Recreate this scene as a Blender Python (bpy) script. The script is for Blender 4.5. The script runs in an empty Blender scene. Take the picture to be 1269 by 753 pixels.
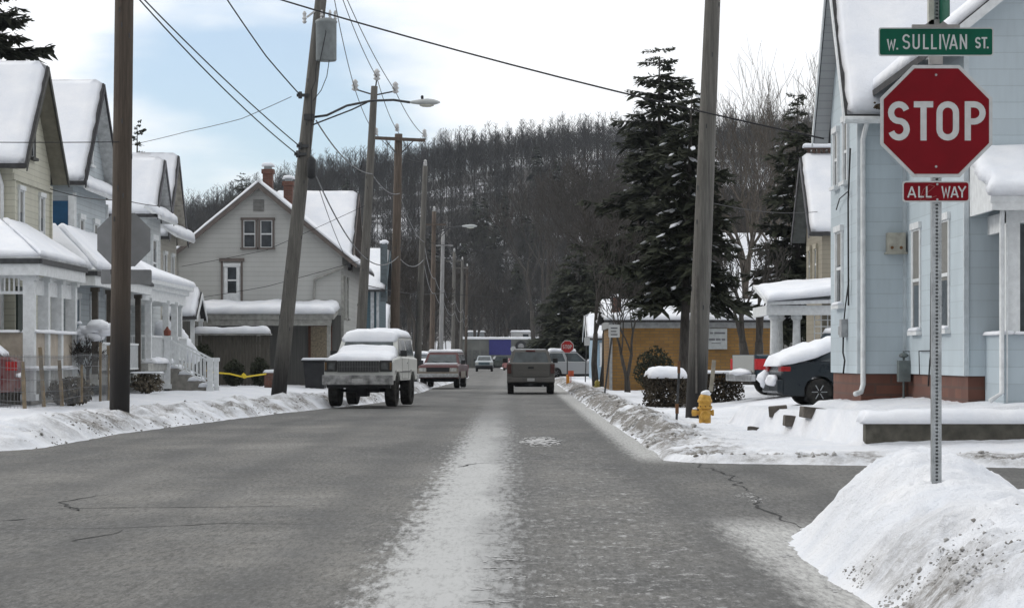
import bpy, bmesh, math, random
import numpy as np
from mathutils import Vector, Matrix, noise as mnoise
R = math.radians
PI = math.pi
scene = bpy.context.scene
col = scene.collection
rng = random.Random(11)

# ---------------------------------------------------------------- camera, sky, sun, exposure
F, CX, HY, EYE = 3000.0, 634.5, 443.0, 1.5
cam = bpy.data.cameras.new('camera'); cam_o = bpy.data.objects.new('camera', cam); col.objects.link(cam_o)
cam_o.location = (0, 0, EYE); cam_o.rotation_euler = (R(90), 0, 0)
cam.sensor_width = 36; cam.lens = 36*F/1269; cam.shift_y = (HY-376.5)/1269
cam.clip_start = .5; cam.clip_end = 6000
scene.camera = cam_o
SUN_EL, SUN_AZ = R(30), R(-72)          # azimuth measured from +Y towards +X
world = bpy.data.worlds.new('World'); scene.world = world; world.use_nodes = True
nt = world.node_tree; nt.nodes.clear(); N = nt.nodes.new; L = nt.links.new
def val(nt_, op, a, b=None, c=None):
    n = nt_.nodes.new('ShaderNodeMath'); n.operation = op
    for i, v in enumerate((a, b, c)):
        if v is None: continue
        if isinstance(v, (int, float)): n.inputs[i].default_value = v
        else: nt_.links.new(v, n.inputs[i])
    return n.outputs[0]
tc = N('ShaderNodeTexCoord'); sep = N('ShaderNodeSeparateXYZ'); L(tc.outputs['Generated'], sep.inputs[0])
sky = N('ShaderNodeTexSky'); sky.sky_type = 'NISHITA'; sky.sun_disc = False
sky.sun_elevation = SUN_EL; sky.sun_rotation = SUN_AZ; sky.air_density = 1.0; sky.dust_density = .1; sky.ozone_density = 5.0
bg1 = N('ShaderNodeBackground'); bg1.inputs[1].default_value = .13; L(sky.outputs[0], bg1.inputs[0])
mp = N('ShaderNodeMapping'); mp.inputs['Scale'].default_value = (5.5, 5.5, 17); mp.inputs['Location'].default_value = (.35, 0, .2)
L(tc.outputs['Generated'], mp.inputs[0])
nz = N('ShaderNodeTexNoise'); nz.inputs['Scale'].default_value = 1.0; nz.inputs['Detail'].default_value = 6; nz.inputs['Roughness'].default_value = .5
L(mp.outputs[0], nz.inputs[0])
# the open blue band of the sky lies low over the left of the valley
ex = val(nt, 'MULTIPLY', val(nt, 'ADD', sep.outputs[0], .12), 1/.13); ex = val(nt, 'MULTIPLY', ex, ex)
ez = val(nt, 'MULTIPLY', val(nt, 'ADD', sep.outputs[2], -.108), 1/.042); ez = val(nt, 'MULTIPLY', ez, ez)
gauss = val(nt, 'EXPONENT', val(nt, 'MULTIPLY', val(nt, 'ADD', ex, ez), -1.0))
cl = val(nt, 'SUBTRACT', val(nt, 'MULTIPLY', nz.outputs[0], 2.6), val(nt, 'MULTIPLY', gauss, 1.15))
ramp = N('ShaderNodeMapRange'); ramp.interpolation_type = 'SMOOTHSTEP'
ramp.inputs[1].default_value = .25; ramp.inputs[2].default_value = .85; ramp.inputs[3].default_value = 0.28; ramp.inputs[4].default_value = 1
L(cl, ramp.inputs[0])
bright = val(nt, 'ADD', val(nt, 'ADD', val(nt, 'MULTIPLY', sep.outputs[1], .30), .82), val(nt, 'MULTIPLY', val(nt, 'ABSOLUTE', sep.outputs[2]), .45))

bg2 = N('ShaderNodeBackground'); bg2.inputs[0].default_value = (.97, .985, 1, 1); L(bright, bg2.inputs[1])
mx = N('ShaderNodeMixShader'); L(ramp.outputs[0], mx.inputs[0]); L(bg1.outputs[0], mx.inputs[1]); L(bg2.outputs[0], mx.inputs[2])
wo = N('ShaderNodeOutputWorld'); L(mx.outputs[0], wo.inputs[0])
sl = bpy.data.lights.new('sun', 'SUN'); sl.energy = 1.1; sl.angle = R(16); sl.color = (1, .95, .88)
so = bpy.data.objects.new('sun', sl); col.objects.link(so)
sd = Vector((math.sin(SUN_AZ)*math.cos(SUN_EL), math.cos(SUN_AZ)*math.cos(SUN_EL), math.sin(SUN_EL)))
so.rotation_euler = sd.to_track_quat('Z', 'Y').to_euler(); so.location = (-20, 40, 40)
scene.view_settings.view_transform = 'Standard'; scene.view_settings.look = 'None'
scene.view_settings.exposure = 0.0; scene.view_settings.gamma = 1
scene.render.engine = 'CYCLES'

# ---------------------------------------------------------------- picture measurements -> place
def W(px, py, d): return Vector(((px-CX)*d/F, d, EYE+(HY-py)*d/F))
def XX(px, d): return (px-CX)*d/F
def ZZ(py, d): return EYE+(HY-py)*d/F

# ---------------------------------------------------------------- materials
def new_mat(name):
    m = bpy.data.materials.new(name); m.use_nodes = True
    return m, m.node_tree, m.node_tree.nodes['Principled BSDF']
def mixc(t, fac, a, b):
    n = t.nodes.new('ShaderNodeMix'); n.data_type = 'RGBA'
    for s, v in ((0, fac), (6, a), (7, b)):
        if isinstance(v, (int, float)): n.inputs[s].default_value = v
        elif isinstance(v, tuple): n.inputs[s].default_value = v if len(v) == 4 else v+(1,)
        else: t.links.new(v, n.inputs[s])
    return n.outputs[2]
def coords(t, scale=(1, 1, 1), loc=(0, 0, 0)):
    c = t.nodes.new('ShaderNodeTexCoord'); m = t.nodes.new('ShaderNodeMapping')
    m.inputs['Scale'].default_value = scale; m.inputs['Location'].default_value = loc
    t.links.new(c.outputs['Object'], m.inputs[0]); return m.outputs[0]
def noise(t, vec, scale, detail=4, rough=.55):
    n = t.nodes.new('ShaderNodeTexNoise'); n.inputs['Scale'].default_value = scale
    n.inputs['Detail'].default_value = detail; n.inputs['Roughness'].default_value = rough
    t.links.new(vec, n.inputs[0]); return n.outputs[0]
def mrange(t, v, a, b, c=0, d=1, smooth=False):
    n = t.nodes.new('ShaderNodeMapRange')
    if smooth: n.interpolation_type = 'SMOOTHSTEP'
    t.links.new(v, n.inputs[0])
    for i, q in enumerate((a, b, c, d)): n.inputs[i+1].default_value = q
    return n.outputs[0]
def bump(t, h, strength, dist, bsdf):
    n = t.nodes.new('ShaderNodeBump'); n.inputs['Strength'].default_value = strength; n.inputs['Distance'].default_value = dist
    t.links.new(h, n.inputs['Height']); t.links.new(n.outputs[0], bsdf.inputs['Normal'])
MC = {}
def M(name, c=(.5, .5, .5), rough=.6, var=.25, scale=6, metal=0, bmp=0, stretch=(1, 1, 1), c2=None, spec=.3):
    if name in MC: return MC[name]
    m, t, b = new_mat(name); MC[name] = m
    v = coords(t, stretch); n = noise(t, v, scale)
    lo = tuple(q*(1-var) for q in c); hi = c2 or tuple(min(1, q*(1+var)) for q in c)
    t.links.new(mixc(t, mrange(t, n, .3, .7), lo, hi), b.inputs['Base Color'])
    b.inputs['Roughness'].default_value = rough; b.inputs['Metallic'].default_value = metal
    b.inputs['Specular IOR Level'].default_value = spec
    if bmp: bump(t, noise(t, v, scale*3), .6, bmp, b)
    return m
def siding(name, c, pitch=.115, dirt=.2, line=.45, sheet=False):
    """lapped boards: sawtooth relief, a dark joint under each board, grime"""
    if name in MC: return MC[name]
    m, t, b = new_mat(name); MC[name] = m
    g = t.nodes.new('ShaderNodeNewGeometry'); s = t.nodes.new('ShaderNodeSeparateXYZ'); t.links.new(g.outputs['Position'], s.inputs[0])
    z = val(t, 'DIVIDE', s.outputs[2], pitch); fr = val(t, 'FRACT', z); row = val(t, 'FLOOR', z)
    joint = mrange(t, fr, 0, .06 if sheet else .16, 1, 0)
    if sheet:
        u = val(t, 'ADD', val(t, 'ADD', s.outputs[0], s.outputs[1]), val(t, 'MULTIPLY', row, .31))
        vf = val(t, 'FRACT', val(t, 'DIVIDE', u, .62)); joint = val(t, 'MAXIMUM', joint, val(t, 'MULTIPLY', mrange(t, vf, 0, .015, 1, 0), .35))
    wn = t.nodes.new('ShaderNodeTexWhiteNoise'); wn.noise_dimensions = '1D'; t.links.new(row, wn.inputs['W'])
    n1 = noise(t, coords(t, (1, 1, .35)), 1.6, 5); n2 = noise(t, coords(t, (3, 3, .25)), 5, 3)
    k = val(t, 'ADD', val(t, 'MULTIPLY', wn.outputs[0], .12), val(t, 'MULTIPLY', mrange(t, n1, .35, .7), dirt))
    k = val(t, 'ADD', k, val(t, 'MULTIPLY', mrange(t, n2, .45, .8), dirt*.5))
    base = mixc(t, k, c, tuple(q*.35 for q in c))
    t.links.new(mixc(t, val(t, 'MULTIPLY', joint, line), base, tuple(q*.25 for q in c)), b.inputs['Base Color'])
    b.inputs['Roughness'].default_value = .55
    bump(t, fr, .5, -.012 if not sheet else -.006, b)
    return m
def bricks(name, c1, c2, mortar, scale=1.0, rowh=.075):
    if name in MC: return MC[name]
    m, t, b = new_mat(name); MC[name] = m
    g = t.nodes.new('ShaderNodeNewGeometry'); s = t.nodes.new('ShaderNodeSeparateXYZ'); t.links.new(g.outputs['Position'], s.inputs[0])
    cb = t.nodes.new('ShaderNodeCombineXYZ'); t.links.new(val(t, 'ADD', s.outputs[0], s.outputs[1]), cb.inputs[0]); t.links.new(s.outputs[2], cb.inputs[1])
    br = t.nodes.new('ShaderNodeTexBrick'); t.links.new(cb.outputs[0], br.inputs[0])
    br.inputs['Scale'].default_value = scale; br.inputs['Row Height'].default_value = rowh; br.inputs['Brick Width'].default_value = rowh*3
    br.inputs['Mortar Size'].default_value = rowh*.12
    for i, q in ((1, c1), (2, c2), (3, mortar)): br.inputs[i].default_value = q+(1,)
    n = noise(t, coords(t), 2.2, 5)
    t.links.new(mixc(t, mrange(t, n, .4, .75, 0, .45), br.outputs[0], tuple(q*.4 for q in c1)), b.inputs['Base Color'])
    b.inputs['Roughness'].default_value = .85; bump(t, br.outputs[1], -.5, .006, b)
    return m
def paint(name, c, rough=.3, dirt=.35, dc=(.3, .29, .27), metal=0.0):
    """car paint with road-salt grime heavier low down on the panels"""
    if name in MC: return MC[name]
    m, t, b = new_mat(name); MC[name] = m
    v = coords(t); s = t.nodes.new('ShaderNodeSeparateXYZ'); t.links.new(v, s.inputs[0])
    n = noise(t, v, 3.5, 6, .65); low = mrange(t, s.outputs[2], .25, 1.15, 1, .25)
    f = val(t, 'MULTIPLY', mrange(t, n, .3, .75), val(t, 'MULTIPLY', low, dirt*1.8)); f = val(t, 'MINIMUM', f, .95)
    t.links.new(mixc(t, f, c, dc), b.inputs['Base Color']); t.links.new(mrange(t, f, 0, .7, rough, .85), b.inputs['Roughness'])
    b.inputs['Metallic'].default_value = metal; b.inputs['Specular IOR Level'].default_value = .35
    return m

SNOW = None
def make_snow(name='snow', dirt_attr=False):
    m, t, b = new_mat(name)
    v = coords(t); n = noise(t, v, 1.3, 6, .6); n2 = noise(t, v, 14, 5, .7)
    c = mixc(t, mrange(t, n, .3, .7), (.72, .75, .81), (.84, .85, .88))
    if dirt_attr:
        a = t.nodes.new('ShaderNodeAttribute'); a.attribute_name = 'dirt'
        n3 = noise(t, v, 5.5, 8, .75); n4 = noise(t, v, 23, 4, .7)
        g = t.nodes.new('ShaderNodeNewGeometry'); s_ = t.nodes.new('ShaderNodeSeparateXYZ'); t.links.new(g.outputs['Position'], s_.inputs[0])
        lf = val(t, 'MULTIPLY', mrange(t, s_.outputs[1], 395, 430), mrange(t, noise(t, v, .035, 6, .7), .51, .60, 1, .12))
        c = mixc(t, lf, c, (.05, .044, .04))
        f = val(t, 'MULTIPLY', a.outputs['Fac'], mrange(t, val(t, 'ADD', n3, val(t, 'MULTIPLY', n4, .5)), .54, .84, 0, 1))
        c = mixc(t, val(t, 'MINIMUM', f, .93), c, (.15, .135, .115))
    t.links.new(c, b.inputs['Base Color']); b.inputs['Roughness'].default_value = .65
    b.inputs['Specular IOR Level'].default_value = .25
    bump(t, val(t, 'ADD', val(t, 'MULTIPLY', n2, .8), noise(t, v, 4, 6, .7)), .8 if dirt_attr else .5, .07 if dirt_attr else .03, b)
    return m
SNOW = make_snow(); SNOWG = make_snow('ground_snow', True)
WHITE = M('white_trim_paint', (.66, .68, .69), .5, .12, 8)
GREYTRIM = M('brown_grey_trim_paint', (.13, .11, .10), .6, .15)
DARK = M('plain_dark_paint', (.03, .03, .032), .7, .3)  # plain near-black for gutters, underbodies, seams and small dark parts
GLASS = M('window_glass', (.015, .018, .022), .12, .5, 2.5, c2=(.05, .06, .07), spec=.5)
CARGLASS = M('car_glass', (.02, .03, .033), .1, .3, 2, c2=(.06, .08, .09), spec=.6)
CURTAIN = M('curtain_cloth', (.19, .19, .18), .9, .2, 9, stretch=(6, 6, 1))
def polewood(name, c, k=1.0, foot=(.25, 1.9)):
    m, t, b = new_mat(name); MC[name] = m; g = t.nodes.new('ShaderNodeNewGeometry'); s = t.nodes.new('ShaderNodeSeparateXYZ'); t.links.new(g.outputs['Position'], s.inputs[0])
    st = noise(t, coords(t, (16, 16, .35)), 2.2, 6, .7); bl = noise(t, coords(t, (3, 3, .5)), 2.0, 4, .6); fi = noise(t, coords(t, (60, 60, 1.2)), 2.0, 3, .7)
    col_ = mixc(t, mrange(t, st, .3, .7), tuple(q*.45 for q in c), tuple(q*1.25 for q in c)); col_ = mixc(t, mrange(t, bl, .45, .7, 0, .6), col_, tuple(q*.5 for q in c)); col_ = mixc(t, mrange(t, fi, .55, .7, 0, .7), col_, tuple(q*.25 for q in c))
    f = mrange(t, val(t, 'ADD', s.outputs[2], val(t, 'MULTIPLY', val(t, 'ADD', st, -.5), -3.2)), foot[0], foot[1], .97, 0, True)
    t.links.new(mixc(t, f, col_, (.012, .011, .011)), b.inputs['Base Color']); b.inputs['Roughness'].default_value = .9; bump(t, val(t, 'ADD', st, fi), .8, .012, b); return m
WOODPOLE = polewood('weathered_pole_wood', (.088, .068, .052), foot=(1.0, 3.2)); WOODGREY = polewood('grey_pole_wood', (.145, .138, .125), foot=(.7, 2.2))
WOODBASE = M('creosote_pole_base', (.022, .019, .017), .8, .5, 4, stretch=(8, 8, 1))
METAL = M('galvanised_steel', (.36, .38, .39), .45, .25, 9, metal=.6)
DMETAL = M('dark_steel', (.06, .062, .065), .5, .3, 8, metal=.4)
WIRE = M('black_cable', (.02, .02, .022), .7, .2)
SHINGLE = M('dark_roof_shingles', (.05, .05, .052), .9, .3, 7)
RUBBER = M('tyre_rubber', (.012, .012, .012), .9, .4, 7, c2=(.045, .043, .04), spec=.15)
RIM = M('wheel_rim_metal', (.32, .33, .34), .45, .35, 6, metal=.5)
CHROME = M('dirty_chrome', (.42, .43, .44), .35, .35, 6, metal=.7)
BLACKPL = M('black_plastic', (.025, .026, .028), .6, .3, 5)
BARK = M('tree_bark', (.052, .047, .042), .95, .4, 4, stretch=(4, 4, 1))
BARKL = M('pale_tree_bark', (.14, .12, .10), .95, .4, 4, stretch=(4, 4, 1))
NEEDLE = M('spruce_needles', (.020, .027, .018), .85, .5, 2.6, c2=(.062, .068, .045), spec=.15)
CONC = M('stained_concrete', (.085, .08, .066), .9, .4, 5, bmp=.01)
REDL = M('red_lamp_lens', (.28, .012, .012), .25, .2)
AMBER = M('clear_lamp_lens', (.45, .46, .45), .15, .3, 12)

# ---------------------------------------------------------------- mesh collecting and scene-tree helpers
class MB:
    def __init__(s): s.v = []; s.f = []
    def add(s, vs, fs):
        o = len(s.v); s.v += [tuple(q) for q in vs]; s.f += [tuple(i+o for i in f) for f in fs]; return s
    def box(s, x0, x1, y0, y1, z0, z1, mtx=None):
        if x0 > x1: x0, x1 = x1, x0
        if y0 > y1: y0, y1 = y1, y0
        if z0 > z1: z0, z1 = z1, z0
        vs = [Vector(q) for q in ((x0,y0,z0),(x1,y0,z0),(x1,y1,z0),(x0,y1,z0),(x0,y0,z1),(x1,y0,z1),(x1,y1,z1),(x0,y1,z1))]
        if mtx: vs = [mtx @ q for q in vs]
        return s.add(vs, [(0,3,2,1),(4,5,6,7),(0,1,5,4),(1,2,6,5),(2,3,7,6),(3,0,4,7)])
    def bar(s, p, q, w, h=None):
        """square bar between two points"""
        h = h or w; p, q = Vector(p), Vector(q); d = (q-p).normalized()
        up = Vector((0, 0, 1)) if abs(d.z) < .95 else Vector((0, 1, 0))
        a = d.cross(up).normalized()*w/2; b = a.cross(d).normalized()*h/2
        vs = [p-a-b, p+a-b, p+a+b, p-a+b, q-a-b, q+a-b, q+a+b, q-a+b]
        return s.add(vs, [(0,3,2,1),(4,5,6,7),(0,1,5,4),(1,2,6,5),(2,3,7,6),(3,0,4,7)])
    def tube(s, pts, rad, n=6, cap=True):
        pts = [Vector(p) for p in pts]
        if not isinstance(rad, (list, tuple)): rad = [rad]*len(pts)
        o = len(s.v); ref = None
        for i, p in enumerate(pts):
            d = (pts[min(i+1, len(pts)-1)]-pts[max(i-1, 0)]).normalized()
            if ref is None: ref = Vector((1, 0, 0)) if abs(d.x) < .9 else Vector((0, 1, 0))
            a = d.cross(ref).normalized(); b = d.cross(a); ref = -d.cross(a).cross(d) if False else ref
            for k in range(n):
                t = 2*PI*k/n; q = p+(a*math.cos(t)+b*math.sin(t))*rad[i]; s.v.append(tuple(q))
        for i in range(len(pts)-1):
            for k in range(n):
                k2 = (k+1) % n; s.f.append((o+i*n+k, o+i*n+k2, o+(i+1)*n+k2, o+(i+1)*n+k))
        if cap:
            s.f.append(tuple(o+k for k in range(n))[::-1]); e = o+(len(pts)-1)*n; s.f.append(tuple(e+k for k in range(n)))
        return s
    def lathe(s, prof, c=(0, 0, 0), n=16, axis='z'):
        o = len(s.v); c = Vector(c)
        for r, h in prof:
            for k in range(n):
                t = 2*PI*k/n; a, b = r*math.cos(t), r*math.sin(t)
                q = {'z': (a, b, h), 'x': (h, a, b), 'y': (a, h, b)}[axis]; s.v.append(tuple(Vector(q)+c))
        for i in range(len(prof)-1):
            for k in range(n):
                k2 = (k+1) % n; s.f.append((o+i*n+k, o+i*n+k2, o+(i+1)*n+k2, o+(i+1)*n+k))
        s.f.append(tuple(o+k for k in range(n))[::-1]); e = o+(len(prof)-1)*n; s.f.append(tuple(e+k for k in range(n)))
        return s
    def prism(s, poly, a, b, axis='x'):
        """2-D polygon pushed along an axis: x -> poly is (y,z); y -> (x,z); z -> (x,y)"""
        def mk(p, t): return {'x': (t, p[0], p[1]), 'y': (p[0], t, p[1]), 'z': (p[0], p[1], t)}[axis]
        n = len(poly); vs = [mk(p, a) for p in poly]+[mk(p, b) for p in poly]
        fs = [tuple(range(n))[::-1], tuple(range(n, 2*n))]+[(i, (i+1) % n, n+(i+1) % n, n+i) for i in range(n)]
        return s.add(vs, fs)
    def quad(s, a, b, c, d): return s.add([a, b, c, d], [(0, 1, 2, 3)])
    def slab(s, a, b, c, d, th):
        """a plank on four points (counter-clockwise from above), th below them"""
        a, b, c, d = map(Vector, (a, b, c, d)); n = (b-a).cross(d-a).normalized()
        if n.z < 0: n = -n
        lo = [p-n*th for p in (a, b, c, d)]
        return s.add([a, b, c, d]+lo, [(0,1,2,3),(7,6,5,4),(0,4,5,1),(1,5,6,2),(2,6,7,3),(3,7,4,0)])
    def blob(s, c, r, seed=0, amp=.25, sub=2, flat=1.0):
        bm = bmesh.new(); bmesh.ops.create_icosphere(bm, subdivisions=sub, radius=1)
        c = Vector(c); r = Vector(r) if hasattr(r, '__len__') else Vector((r, r, r))
        vs = []
        for v in bm.verts:
            k = 1+amp*mnoise.noise(v.co*1.7+Vector((seed*3.1, seed, 0)))*2
            vs.append(c+Vector((v.co.x*r.x*k, v.co.y*r.y*k, v.co.z*r.z*k)))
        fs = [tuple(v.index for v in f.verts) for f in bm.faces]; bm.free()
        return s.add(vs, fs)
    def snow(s, a, b, c, d, th=.2, res=.22, seed=0, wav=.3, ridge=False, edge=1.0):
        """a blanket of snow on the quad a-b-c-d: thick, rounded at its rim, uneven"""
        a, b, c, d = map(Vector, (a, b, c, d))
        Lu = max((b-a).length, (c-d).length); Lv = max((d-a).length, (c-b).length)
        nu = max(6, min(70, int(Lu/res))); nv = max(6, min(70, int(Lv/res)))
        def steps(n):   # finer near the rims
            t = [.5-.5*math.cos(PI*i/n) for i in range(n+1)]; return [.45*q+.55*i/n for i, q in enumerate(t)]
        us, vs_ = steps(nu), steps(nv); o = len(s.v); nrm = (b-a).cross(d-a).normalized()
        if nrm.z < 0: nrm = -nrm
        up = (nrm+Vector((0, 0, 1))).normalized()
        for v in vs_:
            for u in us:
                p = (a*(1-u)+b*u)*(1-v)+(d*(1-u)+c*u)*v
                e = min(min(u, 1-u)*Lu, (v if ridge else min(v, 1-v))*Lv); rr = th*.9; q = max(0, 1-e/rr)
                k = math.sqrt(max(0, 1-q*q))
                n1 = mnoise.noise(p*.9+Vector((seed, 0, 0))); n2 = mnoise.noise(p*3.3+Vector((0, seed, 0)))
                out = Vector((0, 0, 0))
                if e < rr*.5:
                    ctr = (a+b+c+d)/4; h = (p-ctr); h.z = 0
                    if h.length > 0: out = h.normalized()*(n2*.10+n1*.06)*min(1, th/.15)*edge*(0 if ridge and v > .9 else 1)
                t_ = th*k*(1+wav*(n1*.8+n2*.5)) + .002
                s.v.append(tuple(p+up*t_+out))
        W_ = nu+1
        for j in range(nv):
            for i in range(nu): s.f.append((o+j*W_+i, o+j*W_+i+1, o+(j+1)*W_+i+1, o+(j+1)*W_+i))
        rim = [o+i for i in range(W_)]+[o+j*W_+nu for j in range(1, nv+1)]+[o+nv*W_+i for i in range(nu-1, -1, -1)]+[o+j*W_ for j in range(nv-1, 0, -1)]
        s.f.append(tuple(rim)[::-1])
        return s
    def build(s, name, mat, parent=None, smooth=False, bevel=0, local=False):
        off = Vector((0, 0, 0))
        if parent is not None and not local: off = OFF.get(parent.name, off)
        me = bpy.data.meshes.new(name)
        me.from_pydata([tuple(Vector(v)-off) for v in s.v] if off.length else s.v, [], s.f)
        me.materials.append(mat)
        if bevel or True:
            bm = bmesh.new(); bm.from_mesh(me)
            if bevel: bmesh.ops.bevel(bm, geom=[e for e in bm.edges if len(e.link_faces) == 2 and e.calc_face_angle(0) > .5], offset=bevel, segments=2, profile=.6, affect='EDGES')
            if len(bm.faces) < 60000: bmesh.ops.recalc_face_normals(bm, faces=bm.faces)
            bm.to_mesh(me); bm.free()
        if smooth:
            me.polygons.foreach_set('use_smooth', [True]*len(me.polygons))
        o = bpy.data.objects.new(name, me); col.objects.link(o)
        if parent is not None: o.parent = parent; OFF[o.name] = off
        return o
OFF = {}
def tag(o, label=None, cat=None, group=None, kind=None):
    if label: o['label'] = label
    if cat: o['category'] = cat
    if group: o['group'] = group
    if kind: o['kind'] = kind
    return o
def thing(name, loc, label, cat, group=None, rz=0):
    o = bpy.data.objects.new(name, None); col.objects.link(o); o.location = loc; o.rotation_euler = (0, 0, rz)
    o.empty_display_size = .3; OFF[o.name] = Vector(loc); return tag(o, label, cat, group)

# ---------------------------------------------------------------- lie of the land
def vnoise(x, y, seed=0):
    xi = np.floor(x).astype(np.int64); yi = np.floor(y).astype(np.int64); xf = x-xi; yf = y-yi
    def h(a, b):
        n = (a*374761393+b*668265263+seed*1442695041) & 0xffffffff
        n = ((n ^ (n >> 13))*1274126177) & 0xffffffff; n = n ^ (n >> 16)
        return (n & 0xffff)/65535.0*2-1
    u = xf*xf*(3-2*xf); v = yf*yf*(3-2*yf)
    return (h(xi, yi)*(1-u)+h(xi+1, yi)*u)*(1-v)+(h(xi, yi+1)*(1-u)+h(xi+1, yi+1)*u)*v
def fbm(x, y, f, oct=4, seed=0, g=.5):
    s = 0; a = 1; t = 0
    for i in range(oct): s = s+a*vnoise(x*f+i*17.3, y*f-i*9.1, seed+i); t += a; a *= g; f *= 2.03
    return s/t
def sat(t): return np.clip(t, 0, 1)
def sm(t): t = sat(t); return t*t*(3-2*t)
XLP = ([-60, 36, 46, 48, 55.6, 65, 71, 76, 85, 102, 120, 150, 180, 205, 260, 300, 400, 900], [-7.4, -7.8, -7.8, -7.72, -7.1, -6.3, -5.6, -4.8, -4.25, -4.05, -3.9, -3.5, -3.25, -3.9, -4.9, -6.5, -12, -60])
XRP = ([-60, 12, 60, 128, 160, 260, 300, 400, 900], [2.2, 2.2, 2.3, 2.5, 2.55, 1.2, .4, -5, -50])
def XL(y): return np.interp(y, *XLP)
def XR(y): return np.interp(y, *XRP)
def hill(x, y):
    hx = np.interp(x, [-700, -300, -170, -108, -85, -60, -25, 0, 35, 100, 200, 400, 700], [24, 30, 33, 38, 44, 53, 60, 64, 67, 69, 70, 72, 62])
    t = (y-385)/430.0
    return hx*sm(t)*1.0+np.where(y > 815, (y-815)*.02, 0)
def corner_d(dx, dy, r):
    d = np.minimum(dx, dy); inn = (dx < r) & (dy < r)
    return np.where(inn, r-np.hypot(r-np.minimum(dx, r), r-np.minimum(dy, r)), d)
def snow_field(x, y):
    x = np.asarray(x, float); y = np.asarray(y, float)
    left = x < -1.5
    dx = np.where(left, XL(y)-x, x-XR(y))
    yF = np.where(left, 37.5, np.maximum(31, 34.6-.35*(x-2.2))); yN = np.where(left, 25.0, 22.6)
    far = y > 29
    dy = np.where(far, y-yF, yN-y)
    r = np.where(left, 3.0, np.where(far, .9, 1.2))
    d = corner_d(dx, dy, r)
    e1 = fbm(x, y, .55, 4, 3); e2 = fbm(x, y, 2.6, 4, 5, .6); e3 = fbm(x, y, 9, 3, 8, .6)
    dn = d+e1*.28+e2*.12
    # default: plough bank, then flat snow climbing to the gardens
    big = .5+.5*e1
    H = -.06+.06*sat(d/.05+1)+.15*sm(dn/.35)+(.10+.20*big)*np.exp(-((dn-1.0)/.62)**2)+.07*sm(dn/1.5)+.22*sm((dn-.8)/5)
    # right far bank is higher and rough along the main road
    rf = (~left) & far
    wdt = sm((y-37)/6)
    far_k = np.interp(y, [40, 47, 75, 100, 400], [0, 1, 1, .45, .3])
    Hr = -.06+.06*sat(d/.05+1)+.10*sm(dn/.3)+far_k*(.13+.16*big)*np.exp(-((dn-.6)/.42)**2)+.05*sm(dn/1.5)+.20*sm((dn-2.6)/4)
    H = np.where(rf, Hr, H)
    # driveway strip, gardens
    H = H+np.where(rf, .12*sm((x-5)/3)*sm((y-50)/6), 0)
    # garden terrace held by the low wall beside the blue house
    xw = np.interp(y, [37, 45.5, 47], [5.38, 4.45, 4.45])
    ins = np.minimum(x-xw, y-37.0)
    ter = sm((ins-.02)/.22)*sm((52-y)/3.0)
    lvl = .64-.10*sm((y-39)/6)*(x < 6.2)+.15*sm((x-6.0)/2)+.04*e1
    H = np.where(rf, H*(1-ter)+np.maximum(lvl, H)*ter, H)
    H = np.where(rf & (y < 37.2) & (x > 3.5), np.minimum(H, .235+.02*e2), H) if False else H
    # heap round the stop sign
    rn = (~left) & (~far)
    A = np.interp(y, [0, 8, 12, 14, 16.8, 18.2, 19.3, 20.2, 20.9, 21.6, 23.5], [.35, .42, .46, .52, .655, .82, .72, .46, .20, .03, 0])
    g = np.interp(dx+e2*.05+e1*.05-.13*sm((y-17.5)/3), [-.05, .05, .3, .52, .73, 1.03, 1.3, 1.6, 2.4, 6], [0, .12, .58, .86, .985, 1.0, .82, .6, .5, .45])
    lump = sm(dx/.3)
    P = A*g+lump*(.045*e2+.020*e3+.05*fbm(x, y, 1.3, 3, 41)*sm((.9-dx)/.5))*sm((d+.1)/.4)-.05*sat(-dx*4)
    bil = 1-np.abs(fbm(x, y, 2.1, 3, 51, .55))*2.2; bi2 = 1-np.abs(fbm(x, y, 6.5, 3, 53, .55))*2.2
    P = P+lump*(.055*(bil-.6)+.022*(bi2-.6))*sm(A/.3)-.05*sm((y-19.8)/1.2)
    P = P+.035*lump*sm((16.5-y)/2)*np.exp(-((dx-.4)/.4)**2)*np.maximum(0, fbm(x, y, 6, 3, 21, .6))*3
    H = np.where(rn, P, H)
    rough = .050*e2+.024*e3
    edge = np.exp(-((dn-.8)/.7)**2); chunk = (1-np.abs(fbm(x, y, 1.9, 3, 61, .6))*2.2-.6)*.10*np.exp(-((dn-.8)/.55)**2)*sm(dn/.3)*sm((150-y)/30)
    H = H+np.where(rn | (y < 37), 0, chunk)
    H = H+np.where(rn, 0, rough*sm(dn/.4)*(.5+1.1*edge*sm((60-np.abs(y-60))/20+.6)))
    H = np.where(d < -.25, -.08, H)
    H = H+hill(x, y)*sm((d-0)/6)*1.0+np.where(y > 420, hill(x, y)*(1-sm(d/6)), 0)
    side = sm((dn+.05)/.2)
    cl = fbm(x, y, 1.6, 4, 31, .65)
    dirt = np.exp(-((dn-.45)/.75)**2)*side*1.2*sat(.5+1.4*cl)
    dirt = np.where(rf & (y > 40), np.exp(-((dn-.4)/.62)**2)*side*2.2*sat(.7+1.3*cl), dirt)
    dirt = np.where(rn, sm(dx/.08)*np.exp(-(dx/.55)**2)*sat((16.6-y)/3+.12)*sat(.2+2.2*cl), dirt)
    dirt = np.where(left & (y > 36) & (y < 46), dirt*.45, dirt)
    dirt = np.where(y > 330, 0, dirt)
    return H, np.clip(dirt, 0, 2)
def gz(x, y): return float(snow_field(np.array([x]), np.array([y]))[0][0])

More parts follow.
